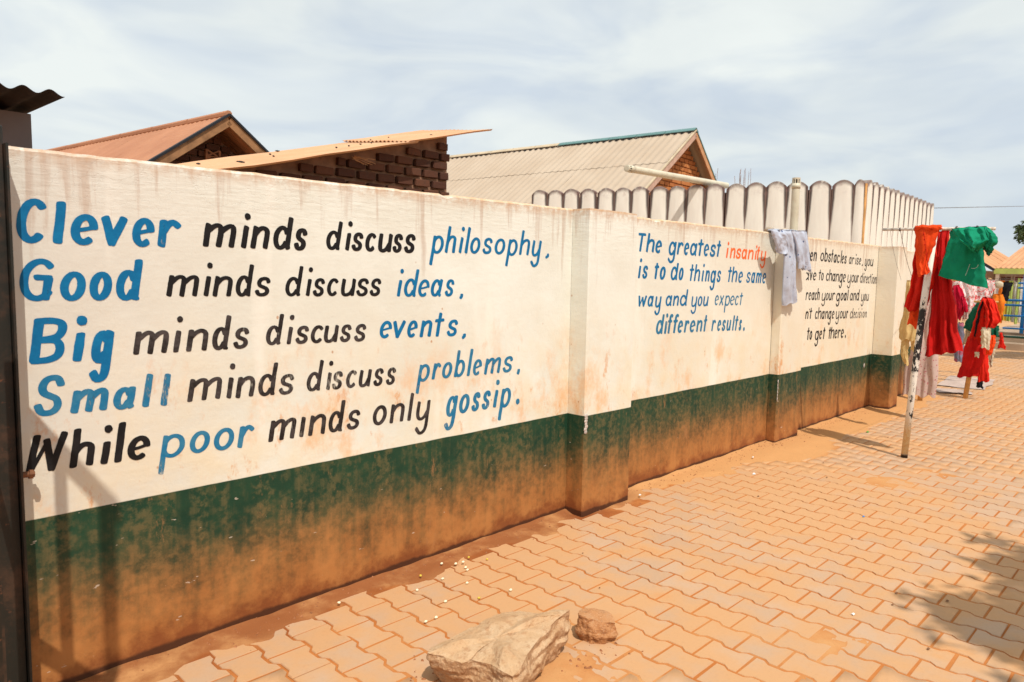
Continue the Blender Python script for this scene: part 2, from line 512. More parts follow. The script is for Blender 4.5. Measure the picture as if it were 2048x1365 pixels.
nb = len(base_v)
Fq = np.array([f for f in pf2 if len(f) == 4]); Fn = np.array([f for f in pf2 if len(f) == 12])
offs = (np.arange(len(A))*nb)[:, None, None]
Q = (Fq[None]+offs).reshape(-1, 4); G = (Fn[None]+offs).reshape(-1, 12)
me = bpy.data.meshes.new('pavers')
me.vertices.add(len(co)); me.vertices.foreach_set('co', co.astype(np.float32).ravel())
vi = np.concatenate([Q.ravel(), G.ravel()]).astype(np.int32)
me.loops.add(len(vi)); me.loops.foreach_set('vertex_index', vi)
ls = np.concatenate([np.arange(len(Q))*4, Q.size+np.arange(len(G))*12]).astype(np.int32)
me.polygons.add(len(ls)); me.polygons.foreach_set('loop_start', ls)
me.materials.append(M_PAVER); me.update(calc_edges=True)
o = obj('pavers', me, pav); o['kind'] = 'stuff'

# ================================================================ the painted compound wall
wall = empty('compound_wall', (5.6, 0.08, 0)); wall.location = (0, 0, 0)
tag(wall, 'long cream and green plastered wall with hand-painted sayings beside the paved yard', 'wall')
KN = {'k0': (0.46, -0.034), 'b': (3.695, -0.001), 'c': (4.221, 0.0), 'e': (6.723, 0.0), 'g': (7.253, 0.0), 'h': (9.494, 0.0), 'i': (9.83, 0.0), 'z': (11.35, 0.0)}
ZT = 2.018
def wall_panel(x0, x1, zt0, zt1, y0=0.0, y1=0.0, thick=0.20, seed=1):
    xs = np.arange(x0, x1, 0.05).tolist()
    if x1-xs[-1] < 0.02: xs.pop()
    xs.append(x1)
    zs = [-0.06] + np.arange(0.06, 1.93, 0.11).tolist()
    vs, fs = [], []
    def yy(x): return y0+(y1-y0)*(x-x0)/(x1-x0)
    rows = len(zs)+3
    for x in xs:
        zt = zt0+(zt1-zt0)*(x-x0)/(x1-x0) + 0.004*nz(x, seed, 0, 3.0) + 0.0055*nz(x, seed+5, 0, 17.0)
        if abs(x-2.61) < 0.035 and seed == 1: zt -= 0.010
        if abs(x-4.66) < 0.04: zt -= 0.012
        for z in zs:
            vs.append((x, yy(x), z))
        vs.append((x, yy(x)+0.0, zt-0.012))
        vs.append((x, yy(x)+0.012, zt))
        vs.append((x, yy(x)+thick-0.012, zt+0.003))
    m_ = rows
    for i in range(len(xs)-1):
        for k in range(m_-1):
            a = i*m_+k
            fs.append((a, a+m_, a+m_+1, a+1))
    # back and ends
    n0 = len(vs)
    for x in xs:
        vs.append((x, yy(x)+thick, 2.0)); vs.append((x, yy(x)+thick, -0.06))
    for i in range(len(xs)-1):
        a = i*m_+m_-1; b = n0+2*i
        fs.append((a, a+m_, b+2, b)); fs.append((b, b+2, b+3, b+1))
    for i, rev in ((0, False), (len(xs)-1, True)):
        f = [i*m_+k for k in range(m_)] + [n0+2*i, n0+2*i+1]
        fs.append(tuple(f if rev else f[::-1]))
    return obj('wall_panel', mesh('wall_panel', vs, fs, M_WALL, False), wall)
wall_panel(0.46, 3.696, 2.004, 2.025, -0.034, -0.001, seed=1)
wall_panel(3.70, 6.72, 2.022, 2.028, 0.0, 0.0, seed=2)
wall_panel(6.726, 9.616, 2.020, 2.022, 0.0, 0.0, seed=3)
wall_panel(9.622, 11.35, 2.02, 2.0, 0.0, 0.0, seed=4)

def pillar(x0, x1, t, zt, seed):
    mb = MB()
    zs = [-0.06] + np.linspace(0.05, zt-0.02, 18).tolist() + [zt]
    xs = np.linspace(x0, x1, 7)
    vs, fs = [], []
    prof = []
    r_ = 0.008
    path = [(x0, -0.0025)] + [(x0, -t+r_)] + [(x0+r_, -t)] + [(x, -t) for x in xs[1:-1]] + [(x1-r_, -t), (x1, -t+r_), (x1, -0.0025)]
    for z in zs:
        for j, (x, y) in enumerate(path):
            ch = 0.0
            if j in (1, 2, len(path)-2, len(path)-3):
                ch = 0.006*max(0, nz(z, seed+j*0.01, 0, 7.0))
            s = 1 if j < 4 else -1
            zz = z
            if z == zt: zz = z + 0.004*nz(x, seed, 0, 9)
            vs.append((x+s*ch, y+ch*0.7, zz))
    m_ = len(path)
    for i in range(len(zs)-1):
        for k in range(m_-1):
            a = i*m_+k
            fs.append((a, a+1, a+m_+1, a+m_))
    top = [(len(zs)-1)*m_+k for k in range(m_)]
    n0 = len(vs)
    vs.append((x0, 0.006, zt)); vs.append((x1, 0.006, zt))
    fs.append(tuple(top + [n0+1, n0]))
    obj('pillar', mesh('pillar', vs, fs, M_WALL), wall)
pillar(3.695, 4.221, 0.147, 2.020, 11)
pillar(6.723, 7.253, 0.092, 2.016, 12)
pillar(9.62, 9.93, 0.235, 2.006, 13)

M_CHIP = simple('bare_plaster', (0.50, 0.43, 0.38), 0.8, 0.2, 20, 0.3)
M_MORT = simple('mud_lump', (0.42, 0.17, 0.06), 0.9, 0.2, 14, 0.4)
def blob(name, c, sx, sy, sz, mat, parent, seed=0, sub=2, rough=0.3, flat=False):
    bm = bmesh.new(); bmesh.ops.create_icosphere(bm, subdivisions=sub, radius=1.0)
    for v in bm.verts:
        k = 1 + rough*noise.noise(v.co*1.7+Vector((seed, seed*2.1, 0))) + rough*0.5*noise.noise(v.co*4.3+Vector((seed, 0, seed)))
        v.co = Vector((v.co.x*sx*k, v.co.y*sy*k, v.co.z*sz*k))
    me_ = bpy.data.meshes.new(name); bm.to_mesh(me_); bm.free(); me_.materials.append(mat)
    if not flat: me_.polygons.foreach_set('use_smooth', [True]*len(me_.polygons))
    return obj(name, me_, parent, c)
# chipped plaster on the pillar corners
for x, z0, z1, w in ((3.700, 0.56, 0.685, 0.016),):
    for q in range(7):
        z = z0+(z1-z0)*(q+0.5)/7
        blob('plaster_chip', (x+0.010+0.012*nz(q*1.3, 1), -0.146, z), w*(1+0.9*nz(q*1.7, 2, 0, 2)), 0.004, (z1-z0)/9, M_CHIP, wall, q)
for q in range(6):
    z = 0.44+0.034*q
    blob('plaster_chip', (6.729+0.006*nz(q*1.4, 3), -0.091, z), 0.007+0.006*nz(q*1.7, 4, 0, 2), 0.004, 0.020, M_CHIP, wall, q+20)
for (x, z, s) in ((1.83, 0.385, 0.011), (1.12, 0.60, 0.012), (4.235, 0.44, 0.012), (9.35, 0.55, 0.02)):
    blob('plaster_chip', (x, -0.012 if x < 3 else -0.004, z), s, 0.004, s*1.5, M_CHIP, wall, x)

# ================================================================ hand-painted sayings on the wall
WORDS = [
('a', 'B', 'Clever', 1.38, 0.7, 0.29, 0.11, [(0.622, 0.719, 1.674, 1.787), (0.738, 0.774, 1.674, 1.787), (0.789, 0.884, 1.674, 1.787), (0.893, 0.988, 1.675, 1.787), (1, 1.086, 1.675, 1.787), (1.093, 1.19, 1.675, 1.787)]),
('a', 'K', 'minds', 1.47, 0.7, 0.26, 0.15, [(1.273, 1.42, 1.684, 1.785), (1.435, 1.481, 1.685, 1.785), (1.481, 1.572, 1.685, 1.785), (1.588, 1.691, 1.685, 1.786), (1.689, 1.76, 1.685, 1.786)]),
('a', 'K', 'discuss', 1.6, 0.7, 0.27, 0.15, [(1.858, 1.951, 1.693, 1.779), (1.954, 2.006, 1.693, 1.781), (1.998, 2.068, 1.693, 1.783), (2.078, 2.146, 1.693, 1.785), (2.155, 2.247, 1.693, 1.787), (2.244, 2.312, 1.693, 1.789), (2.317, 2.395, 1.693, 1.792)]),
('a', 'B', 'philosophy,', 1.6, 0.75, 0.24, 0.18, [(2.487, 2.59, 1.702, 1.794), (2.596, 2.681, 1.703, 1.795), (2.692, 2.739, 1.704, 1.796), (2.739, 2.795, 1.704, 1.797), (2.785, 2.865, 1.705, 1.797), (2.881, 2.964, 1.706, 1.799), (2.98, 3.069, 1.707, 1.8), (3.071, 3.176, 1.708, 1.801), (3.188, 3.287, 1.709, 1.803), (3.29, 3.395, 1.711, 1.804), (3.43, 3.467, 1.712, 1.805)]),
('b', 'B', 'Good', 1.45, 0.7, 0.28, 0.12, [(0.624, 0.736, 1.469, 1.573), (0.749, 0.835, 1.468, 1.575), (0.845, 0.924, 1.468, 1.576), (0.937, 1.038, 1.467, 1.578)]),
('b', 'K', 'minds', 1.63, 0.7, 0.25, 0.15, [(1.122, 1.256, 1.479, 1.567), (1.266, 1.312, 1.479, 1.566), (1.31, 1.399, 1.478, 1.565), (1.412, 1.498, 1.477, 1.563), (1.498, 1.574, 1.477, 1.562)]),
('b', 'K', 'discuss', 1.68, 0.7, 0.25, 0.15, [(1.645, 1.738, 1.475, 1.558), (1.741, 1.786, 1.475, 1.558), (1.784, 1.851, 1.474, 1.559), (1.861, 1.926, 1.474, 1.559), (1.938, 2.025, 1.473, 1.559), (2.024, 2.101, 1.472, 1.56), (2.103, 2.176, 1.472, 1.56)]),
('b', 'B', 'ideas,', 1.62, 0.7, 0.24, 0.18, [(2.264, 2.317, 1.467, 1.556), (2.319, 2.421, 1.466, 1.556), (2.413, 2.492, 1.466, 1.557), (2.5, 2.587, 1.465, 1.558), (2.599, 2.67, 1.465, 1.559), (2.707, 2.738, 1.465, 1.56)]),
('c', 'B', 'Big', 1.46, 0.7, 0.29, 0.14, [(0.642, 0.766, 1.244, 1.356), (0.781, 0.825, 1.241, 1.354), (0.832, 0.928, 1.239, 1.353)]),
('c', 'L', 'minds', 1.6, 0.7, 0.25, 0.14, [(0.991, 1.129, 1.252, 1.345), (1.145, 1.178, 1.252, 1.344), (1.195, 1.289, 1.252, 1.344), (1.305, 1.392, 1.251, 1.343), (1.396, 1.471, 1.251, 1.342)]),
('c', 'L', 'discuss', 1.7, 0.7, 0.26, 0.15, [(1.548, 1.637, 1.257, 1.34), (1.646, 1.684, 1.256, 1.339), (1.692, 1.764, 1.255, 1.338), (1.772, 1.842, 1.253, 1.337), (1.842, 1.927, 1.252, 1.336), (1.93, 1.999, 1.25, 1.335), (2.011, 2.085, 1.248, 1.334)]),
('c', 'B', 'events,', 1.5, 0.7, 0.26, 0.18, [(2.165, 2.244, 1.256, 1.344), (2.251, 2.334, 1.253, 1.343), (2.341, 2.412, 1.251, 1.341), (2.425, 2.512, 1.248, 1.339), (2.529, 2.602, 1.245, 1.337), (2.616, 2.701, 1.243, 1.335), (2.728, 2.762, 1.24, 1.333)]),
('d', 'F', 'Small', 1.6, 0.7, 0.28, 0.14, [(0.65, 0.754, 1.051, 1.143), (0.767, 0.9, 1.047, 1.135), (0.914, 0.999, 1.043, 1.129), (1.015, 1.069, 1.04, 1.124), (1.088, 1.135, 1.038, 1.12)]),
('d', 'L', 'minds', 1.6, 0.7, 0.24, 0.14, [(1.196, 1.345, 1.041, 1.137), (1.358, 1.4, 1.037, 1.132), (1.403, 1.493, 1.034, 1.128), (1.508, 1.606, 1.03, 1.123), (1.606, 1.686, 1.026, 1.119)]),
('d', 'L', 'discuss', 1.72, 0.7, 0.25, 0.15, [(1.749, 1.842, 1.026, 1.111), (1.849, 1.89, 1.024, 1.11), (1.884, 1.948, 1.022, 1.109), (1.965, 2.03, 1.02, 1.107), (2.039, 2.118, 1.017, 1.105), (2.126, 2.192, 1.014, 1.103), (2.204, 2.27, 1.012, 1.101)]),
('d', 'F', 'problems,', 1.68, 0.8, 0.22, 0.18, [(2.4, 2.499, 1.014, 1.101), (2.511, 2.58, 1.012, 1.101), (2.585, 2.661, 1.011, 1.1), (2.673, 2.758, 1.009, 1.1), (2.767, 2.825, 1.007, 1.1), (2.819, 2.892, 1.006, 1.099), (2.908, 3.051, 1.004, 1.099), (3.064, 3.154, 1.001, 1.098), (3.188, 3.219, 0.999, 1.098)]),
('e', 'K', 'While', 1.7, 0.7, 0.3, 0.14, [(0.617, 0.757, 0.845, 0.928), (0.756, 0.844, 0.841, 0.929), (0.86, 0.903, 0.837, 0.929), (0.907, 0.961, 0.835, 0.929), (0.959, 1.047, 0.833, 0.929)]),
('e', 'F', 'poor', 1.5, 0.8, 0.22, 0.15, [(1.072, 1.182, 0.827, 0.916), (1.201, 1.287, 0.821, 0.913), (1.303, 1.394, 0.816, 0.911), (1.406, 1.489, 0.811, 0.908)]),
('e', 'L', 'minds', 1.58, 0.7, 0.24, 0.15, [(1.552, 1.694, 0.815, 0.914), (1.705, 1.746, 0.814, 0.912), (1.754, 1.852, 0.813, 0.911), (1.865, 1.962, 0.812, 0.909), (1.967, 2.049, 0.811, 0.907)]),
('e', 'L', 'only', 1.5, 0.85, 0.24, 0.15, [(2.123, 2.212, 0.81, 0.911), (2.227, 2.326, 0.808, 0.908), (2.341, 2.394, 0.806, 0.905), (2.394, 2.505, 0.805, 0.903)]),
('e', 'F', 'gossip.', 1.5, 0.75, 0.22, 0.17, [(2.604, 2.708, 0.797, 0.905), (2.715, 2.798, 0.797, 0.906), (2.811, 2.883, 0.797, 0.906), (2.894, 2.968, 0.797, 0.906), (2.988, 3.03, 0.797, 0.906), (3.03, 3.142, 0.796, 0.906), (3.185, 3.22, 0.796, 0.906)]),
('f', 'B', 'The', 1.54, 0.7, 0.28, 0.16, [(4.446, 4.549, 1.772, 1.862), (4.549, 4.661, 1.771, 1.864), (4.672, 4.762, 1.769, 1.866)]),
('f', 'B', 'greatest', 1.4, 0.65, 0.26, 0.16, [(4.846, 4.969, 1.765, 1.865), (4.975, 5.072, 1.766, 1.865), (5.079, 5.157, 1.766, 1.866), (5.17, 5.283, 1.766, 1.866), (5.292, 5.382, 1.766, 1.867), (5.386, 5.472, 1.766, 1.868), (5.482, 5.584, 1.766, 1.868), (5.599, 5.674, 1.766, 1.869)]),
('f', 'O', 'insanity', 1.45, 0.8, 0.24, 0.16, [(5.748, 5.819, 1.761, 1.854), (5.83, 5.929, 1.761, 1.853), (5.937, 6.035, 1.761, 1.852), (6.046, 6.15, 1.76, 1.851), (6.163, 6.273, 1.76, 1.85), (6.29, 6.345, 1.76, 1.849), (6.34, 6.4, 1.76, 1.849), (6.408, 6.53, 1.759, 1.848)]),
('g', 'B', 'is', 1.5, 0.7, 0.25, 0.15, [(4.458, 4.498, 1.577, 1.673), (4.512, 4.586, 1.577, 1.673)]),
('g', 'B', 'to', 1.3, 0.7, 0.27, 0.15, [(4.671, 4.737, 1.573, 1.671), (4.745, 4.827, 1.57, 1.67)]),
('g', 'B', 'do', 1.35, 0.7, 0.25, 0.15, [(4.899, 5.012, 1.567, 1.669), (5.016, 5.087, 1.567, 1.667)]),
('g', 'B', 'things', 1.5, 0.7, 0.24, 0.15, [(5.178, 5.249, 1.561, 1.655), (5.247, 5.343, 1.56, 1.654), (5.363, 5.41, 1.559, 1.654), (5.424, 5.5, 1.558, 1.653), (5.504, 5.606, 1.556, 1.653), (5.618, 5.693, 1.555, 1.653)]),
('g', 'B', 'the', 1.4, 0.7, 0.23, 0.15, [(5.812, 5.887, 1.555, 1.654), (5.88, 5.983, 1.554, 1.653), (6.004, 6.088, 1.551, 1.651)]),
('g', 'B', 'same', 1.4, 0.7, 0.22, 0.15, [(6.155, 6.237, 1.551, 1.648), (6.251, 6.329, 1.549, 1.647), (6.341, 6.457, 1.548, 1.646), (6.475, 6.554, 1.546, 1.645)]),
('h', 'B', 'way', 1.4, 0.8, 0.26, 0.15, [(4.474, 4.586, 1.37, 1.453), (4.595, 4.676, 1.368, 1.449), (4.688, 4.783, 1.366, 1.445)]),
('h', 'B', 'and', 1.6, 0.7, 0.26, 0.15, [(4.842, 4.936, 1.367, 1.449), (4.945, 5.034, 1.366, 1.448), (5.049, 5.168, 1.364, 1.447)]),
('h', 'B', 'you', 1.4, 0.75, 0.24, 0.15, [(5.216, 5.317, 1.358, 1.439), (5.324, 5.398, 1.356, 1.439), (5.412, 5.5, 1.355, 1.438)]),
('h', 'F', 'expect', 1.38, 0.75, 0.2, 0.15, [(5.603, 5.671, 1.359, 1.445), (5.68, 5.764, 1.357, 1.443), (5.768, 5.869, 1.356, 1.441), (5.874, 5.954, 1.354, 1.439), (5.962, 6.029, 1.352, 1.438), (6.048, 6.112, 1.351, 1.436)]),
('i', 'F', 'different', 1.5, 0.7, 0.27, 0.16, [(4.722, 4.836, 1.154, 1.256), (4.836, 4.878, 1.152, 1.254), (4.884, 4.963, 1.151, 1.253), (4.963, 5.047, 1.15, 1.251), (5.031, 5.111, 1.149, 1.249), (5.126, 5.21, 1.147, 1.247), (5.214, 5.303, 1.146, 1.244), (5.316, 5.415, 1.144, 1.242), (5.435, 5.494, 1.142, 1.239)]),
('i', 'F', 'results.', 1.4, 0.7, 0.25, 0.16, [(5.565, 5.644, 1.14, 1.235), (5.666, 5.732, 1.137, 1.232), (5.744, 5.814, 1.134, 1.23), (5.829, 5.913, 1.131, 1.228), (5.926, 5.983, 1.128, 1.226), (5.983, 6.047, 1.125, 1.224), (6.055, 6.111, 1.123, 1.222), (6.135, 6.176, 1.12, 1.22)]),
('j', 'K', 'When', 1.5, 0.7, 0.24, 0.1, [(7.287, 7.422, 1.776, 1.867), (7.436, 7.531, 1.779, 1.871), (7.537, 7.62, 1.781, 1.874), (7.63, 7.714, 1.782, 1.876)]),
('j', 'K', 'obstacles', 1.6, 0.7, 0.24, 0.1, [(7.811, 7.909, 1.785, 1.877), (7.92, 8.01, 1.783, 1.875), (8.021, 8.1, 1.781, 1.873), (8.107, 8.17, 1.78, 1.872), (8.181, 8.263, 1.778, 1.87), (8.275, 8.358, 1.777, 1.868), (8.37, 8.431, 1.775, 1.866), (8.418, 8.487, 1.774, 1.865), (8.497, 8.566, 1.773, 1.863)]),
('j', 'K', 'arise,', 1.5, 0.7, 0.22, 0.1, [(8.641, 8.717, 1.774, 1.854), (8.73, 8.807, 1.773, 1.853), (8.815, 8.893, 1.772, 1.852), (8.877, 8.951, 1.771, 1.852), (8.964, 9.031, 1.771, 1.851), (9.053, 9.099, 1.77, 1.85)]),
('j', 'K', 'you', 1.5, 0.7, 0.22, 0.1, [(9.154, 9.237, 1.763, 1.849), (9.251, 9.335, 1.762, 1.849), (9.349, 9.449, 1.761, 1.85)]),
('k', 'K', 'have', 1.4, 0.7, 0.24, 0.1, [(7.325, 7.405, 1.583, 1.664), (7.417, 7.545, 1.582, 1.664), (7.566, 7.628, 1.582, 1.665), (7.643, 7.734, 1.581, 1.665)]),
('k', 'K', 'to', 1.45, 0.7, 0.22, 0.1, [(7.791, 7.863, 1.584, 1.665), (7.863, 7.929, 1.581, 1.664)]),
('k', 'K', 'change', 1.5, 0.75, 0.23, 0.1, [(7.996, 8.071, 1.577, 1.663), (8.075, 8.163, 1.575, 1.662), (8.172, 8.261, 1.573, 1.661), (8.272, 8.368, 1.571, 1.66), (8.375, 8.477, 1.568, 1.66), (8.489, 8.575, 1.566, 1.659)]),
('k', 'K', 'your', 1.5, 0.75, 0.21, 0.1, [(8.625, 8.739, 1.564, 1.654), (8.752, 8.843, 1.563, 1.653), (8.85, 8.929, 1.562, 1.652), (8.934, 8.987, 1.562, 1.651)]),
('k', 'L', 'direction', 1.4, 0.7, 0.2, 0.1, [(9.036, 9.123, 1.559, 1.644), (9.131, 9.164, 1.557, 1.643), (9.173, 9.22, 1.556, 1.642), (9.233, 9.289, 1.554, 1.641), (9.298, 9.351, 1.553, 1.639), (9.36, 9.417, 1.552, 1.638), (9.417, 9.466, 1.55, 1.637), (9.469, 9.533, 1.549, 1.636), (9.542, 9.606, 1.547, 1.635)]),
('l', 'K', 'to', 1.4, 0.7, 0.22, 0.1, [(7.351, 7.404, 1.379, 1.46), (7.409, 7.465, 1.379, 1.46)]),
('l', 'K', 'reach', 1.5, 0.7, 0.22, 0.1, [(7.487, 7.553, 1.377, 1.459), (7.559, 7.626, 1.376, 1.459), (7.636, 7.71, 1.375, 1.458), (7.721, 7.774, 1.373, 1.458), (7.779, 7.85, 1.372, 1.457)]),
('l', 'K', 'your', 1.5, 0.75, 0.22, 0.1, [(7.906, 8.013, 1.368, 1.449), (8.022, 8.096, 1.367, 1.449), (8.108, 8.188, 1.365, 1.45), (8.2, 8.289, 1.364, 1.45)]),
('l', 'K', 'goal', 1.4, 0.75, 0.26, 0.1, [(8.318, 8.433, 1.359, 1.446), (8.45, 8.536, 1.358, 1.447), (8.548, 8.635, 1.356, 1.447), (8.648, 8.698, 1.355, 1.448)]),
('l', 'K', 'and', 1.5, 0.7, 0.22, 0.1, [(8.742, 8.835, 1.354, 1.442), (8.845, 8.932, 1.352, 1.442), (8.945, 9.046, 1.351, 1.441)]),
('l', 'K', 'you', 1.5, 0.75, 0.2, 0.1, [(9.107, 9.203, 1.345, 1.43), (9.211, 9.272, 1.344, 1.43), (9.286, 9.371, 1.343, 1.429)]),
('m', 'K', "don't", 1.5, 0.7, 0.24, 0.1, [(7.345, 7.385, 1.183, 1.262), (7.392, 7.43, 1.183, 1.262), (7.504, 7.581, 1.18, 1.261), (7.591, 7.616, 1.178, 1.26), (7.608, 7.679, 1.178, 1.26)]),
('m', 'K', 'change', 1.5, 0.75, 0.23, 0.1, [(7.756, 7.825, 1.171, 1.257), (7.83, 7.924, 1.169, 1.255), (7.935, 8.014, 1.166, 1.253), (8.029, 8.116, 1.164, 1.251), (8.12, 8.208, 1.162, 1.25), (8.227, 8.298, 1.159, 1.248)]),
('m', 'K', 'your', 1.5, 0.75, 0.22, 0.1, [(8.338, 8.442, 1.158, 1.243), (8.459, 8.545, 1.155, 1.241), (8.557, 8.644, 1.152, 1.24), (8.657, 8.715, 1.15, 1.239)]),
('m', 'L', 'decision', 1.5, 0.7, 0.2, 0.1, [(8.778, 8.877, 1.144, 1.225), (8.89, 8.942, 1.144, 1.223), (8.956, 9.004, 1.143, 1.221), (9.014, 9.063, 1.142, 1.22), (9.068, 9.122, 1.142, 1.219), (9.13, 9.177, 1.141, 1.218), (9.194, 9.26, 1.141, 1.216), (9.277, 9.339, 1.14, 1.214)]),
('n', 'K', 'to', 1.4, 0.7, 0.24, 0.1, [(7.575, 7.642, 0.957, 1.054), (7.642, 7.71, 0.956, 1.051)]),
('n', 'K', 'get', 1.35, 0.75, 0.24, 0.1, [(7.781, 7.89, 0.95, 1.046), (7.901, 7.978, 0.948, 1.044), (8.001, 8.068, 0.945, 1.043)]),
('n', 'K', 'there.', 1.35, 0.75, 0.24, 0.1, [(8.161, 8.23, 0.939, 1.038), (8.219, 8.325, 0.937, 1.037), (8.337, 8.421, 0.934, 1.035), (8.433, 8.518, 0.932, 1.033), (8.526, 8.618, 0.929, 1.032), (8.65, 8.693, 0.927, 1.03)]),
]

def arc(cx, cy, rx, ry, a0, a1, n=10):
    return [(cx+rx*math.cos(R(a0+(a1-a0)*i/n)), cy+ry*math.sin(R(a0+(a1-a0)*i/n))) for i in range(n+1)]
BOWL = arc(0.43, 0.5, 0.42, 0.5, 30, 330, 16)
S_ = [(0.93, 0.80), (0.78, 0.96), (0.50, 1.0), (0.22, 0.93), (0.10, 0.75), (0.22, 0.58), (0.52, 0.48), (0.82, 0.38), (0.93, 0.2), (0.78, 0.05), (0.48, 0.0), (0.2, 0.05), (0.02, 0.22)]
G = {
 'a': [BOWL, [(0.97, 1.03), (0.95, 0.5), (0.93, 0.12), (1.03, 0.0)]],
 'b': [[(0.08, 2.0), (0.08, 1.0), (0.08, 0.0)], arc(0.5, 0.5, 0.46, 0.5, 152, -152, 16)],
 'c': [arc(0.55, 0.5, 0.55, 0.5, 48, 312, 16)],
 'd': [BOWL, [(0.97, 2.0), (0.96, 1.0), (0.95, 0.1), (1.03, 0.0)]],
 'e': [[(0.10, 0.47), (0.50, 0.52), (0.95, 0.60)] , arc(0.52, 0.5, 0.50, 0.5, 12, 305, 18)],
 'f': [[(1.0, 1.86), (0.78, 2.0), (0.52, 1.9), (0.42, 1.6), (0.40, 1.0), (0.38, 0.0)], [(0.0, 0.98), (0.85, 0.98)]],
 'g': [BOWL, [(0.97, 1.03), (0.96, 0.2), (0.93, -0.62), (0.72, -0.95), (0.38, -1.0), (0.05, -0.66)]],
 'h': [[(0.05, 2.0), (0.05, 1.0), (0.05, 0.0)], [(0.08, 0.66), (0.30, 0.9), (0.62, 1.0), (0.88, 0.88), (0.93, 0.6), (0.93, 0.0)]],
 'i': [[(0.5, 0.98), (0.5, 0.0)], 'dot'],
 'l': [[(0.5, 2.0), (0.5, 1.0), (0.5, 0.0)]],
 'm': [[(0.03, 1.0), (0.03, 0.0)], [(0.05, 0.68), (0.22, 0.92), (0.36, 1.0), (0.48, 0.9), (0.5, 0.6), (0.5, 0.0)], [(0.52, 0.66), (0.68, 0.9), (0.84, 1.0), (0.95, 0.9), (0.97, 0.6), (0.97, 0.0)]],
 'n': [[(0.05, 1.0), (0.05, 0.0)], [(0.08, 0.66), (0.32, 0.9), (0.62, 1.0), (0.88, 0.88), (0.95, 0.6), (0.95, 0.0)]],
 'o': [arc(0.5, 0.5, 0.48, 0.5, 95, 455, 22)],
 'p': [[(0.08, 1.0), (0.08, 0.2), (0.08, -1.0)], arc(0.5, 0.5, 0.46, 0.5, 152, -152, 16)],
 'r': [[(0.08, 1.0), (0.08, 0.0)], [(0.12, 0.60), (0.34, 0.88), (0.66, 1.0), (0.98, 0.86)]],
 's': [S_],
 't': [[(0.52, 1.9), (0.5, 1.0), (0.48, 0.0)], [(0.05, 1.0), (0.98, 1.04)]],
 'u': [[(0.05, 1.0), (0.05, 0.35), (0.18, 0.06), (0.45, 0.0), (0.72, 0.12), (0.90, 0.4)], [(0.95, 1.0), (0.95, 0.0)]],
 'v': [[(0.03, 1.0), (0.5, 0.0)], [(0.97, 1.0), (0.5, 0.0)]],
 'w': [[(0.0, 1.0), (0.2, 0.0)], [(0.5, 0.85), (0.2, 0.0)], [(0.5, 0.85), (0.78, 0.0)], [(1.0, 1.0), (0.78, 0.0)]],
 'x': [[(0.03, 1.0), (0.97, 0.0)], [(0.97, 1.0), (0.03, 0.0)]],
 'y': [[(0.05, 1.0), (0.05, 0.35), (0.18, 0.06), (0.45, 0.0), (0.72, 0.12), (0.90, 0.4)], [(0.95, 1.0), (0.95, 0.2), (0.94, -0.62), (0.74, -0.95), (0.42, -1.0), (0.08, -0.66)]],
 'B': [[(0.06, 2.0), (0.06, 0.0)], [(0.0, 1.98), (0.5, 2.0), (0.86, 1.85), (0.92, 1.5), (0.75, 1.15), (0.12, 1.03)], [(0.12, 1.03), (0.72, 0.98), (0.95, 0.6), (0.88, 0.2), (0.55, 0.02), (0.06, 0.0)]],
 'C': [arc(0.6, 1.0, 0.6, 1.0, 50, 310, 20)],
 'G': [arc(0.58, 1.0, 0.58, 1.0, 48, 318, 20), [(0.5, 1.12), (0.95, 1.12)], [(0.95, 1.12), (0.92, 0.0)]],
 'S': [[(x, y*2) for x, y in S_]],
 'T': [[(0.5, 1.95), (0.48, 0.0)], [(0.0, 1.95), (1.0, 1.95)]],
 'W': [[(0.16, 2.0), (0.10, 1.0), (0.06, 0.0)], [(0.50, 1.72), (0.10, 0.0)], [(0.46, 1.72), (0.72, 0.0)], [(0.98, 2.0), (0.86, 1.0), (0.74, 0.0)]],
 ',': [[(0.6, 0.16), (0.7, 0.0), (0.35, -0.24)]],
 '.': ['pt'], "'": [[(0.5, 1.5), (0.45, 1.25)]],
}
WEAR = {'B': (0.68, 0.80), 'F': (0.60, 0.78), 'K': (0.71, 0.82), 'L': (0.62, 0.80), 'O': (0.68, 0.8)}
def mat_paint(key, col, col2):
    t = NT('brushed_paint_'+{'B': 'blue', 'F': 'faded_blue', 'K': 'black', 'L': 'worn_black', 'O': 'orange'}[key]); p = t.pos()
    n = t.noise(t.map(p, (16, 16, 22), (0, 0, 0), (0, 0.5, 0)), 1.0, 6, 0.7)
    big = t.noise(p, 5.0, 4, 0.6)
    c = t.mix(t.ss(n, 0.35, 0.72), col, col2)
    a, b = WEAR[key]
    w = t.ss(t.math('ADD', t.math('MULTIPLY', t.noise(t.map(p, (70, 70, 18), (0, 0, 0), (0, 0.2, 0)), 1.0, 5, 0.7), 0.6), t.math('MULTIPLY', big, 0.55)), a, b)
    w = t.math('MULTIPLY', w, 0.85)
    tr = t.new('ShaderNodeBsdfTransparent'); ms = t.new('ShaderNodeMixShader')
    t.fin(c, 0.55, t.bump(n, 0.35, 0.002), 0.18)
    t.l.new(w, ms.inputs[0]); t.l.new(t.bsdf.outputs[0], ms.inputs[1]); t.l.new(tr.outputs[0], ms.inputs[2])
    t.l.new(ms.outputs[0], t.out.inputs[0])
    return t.m
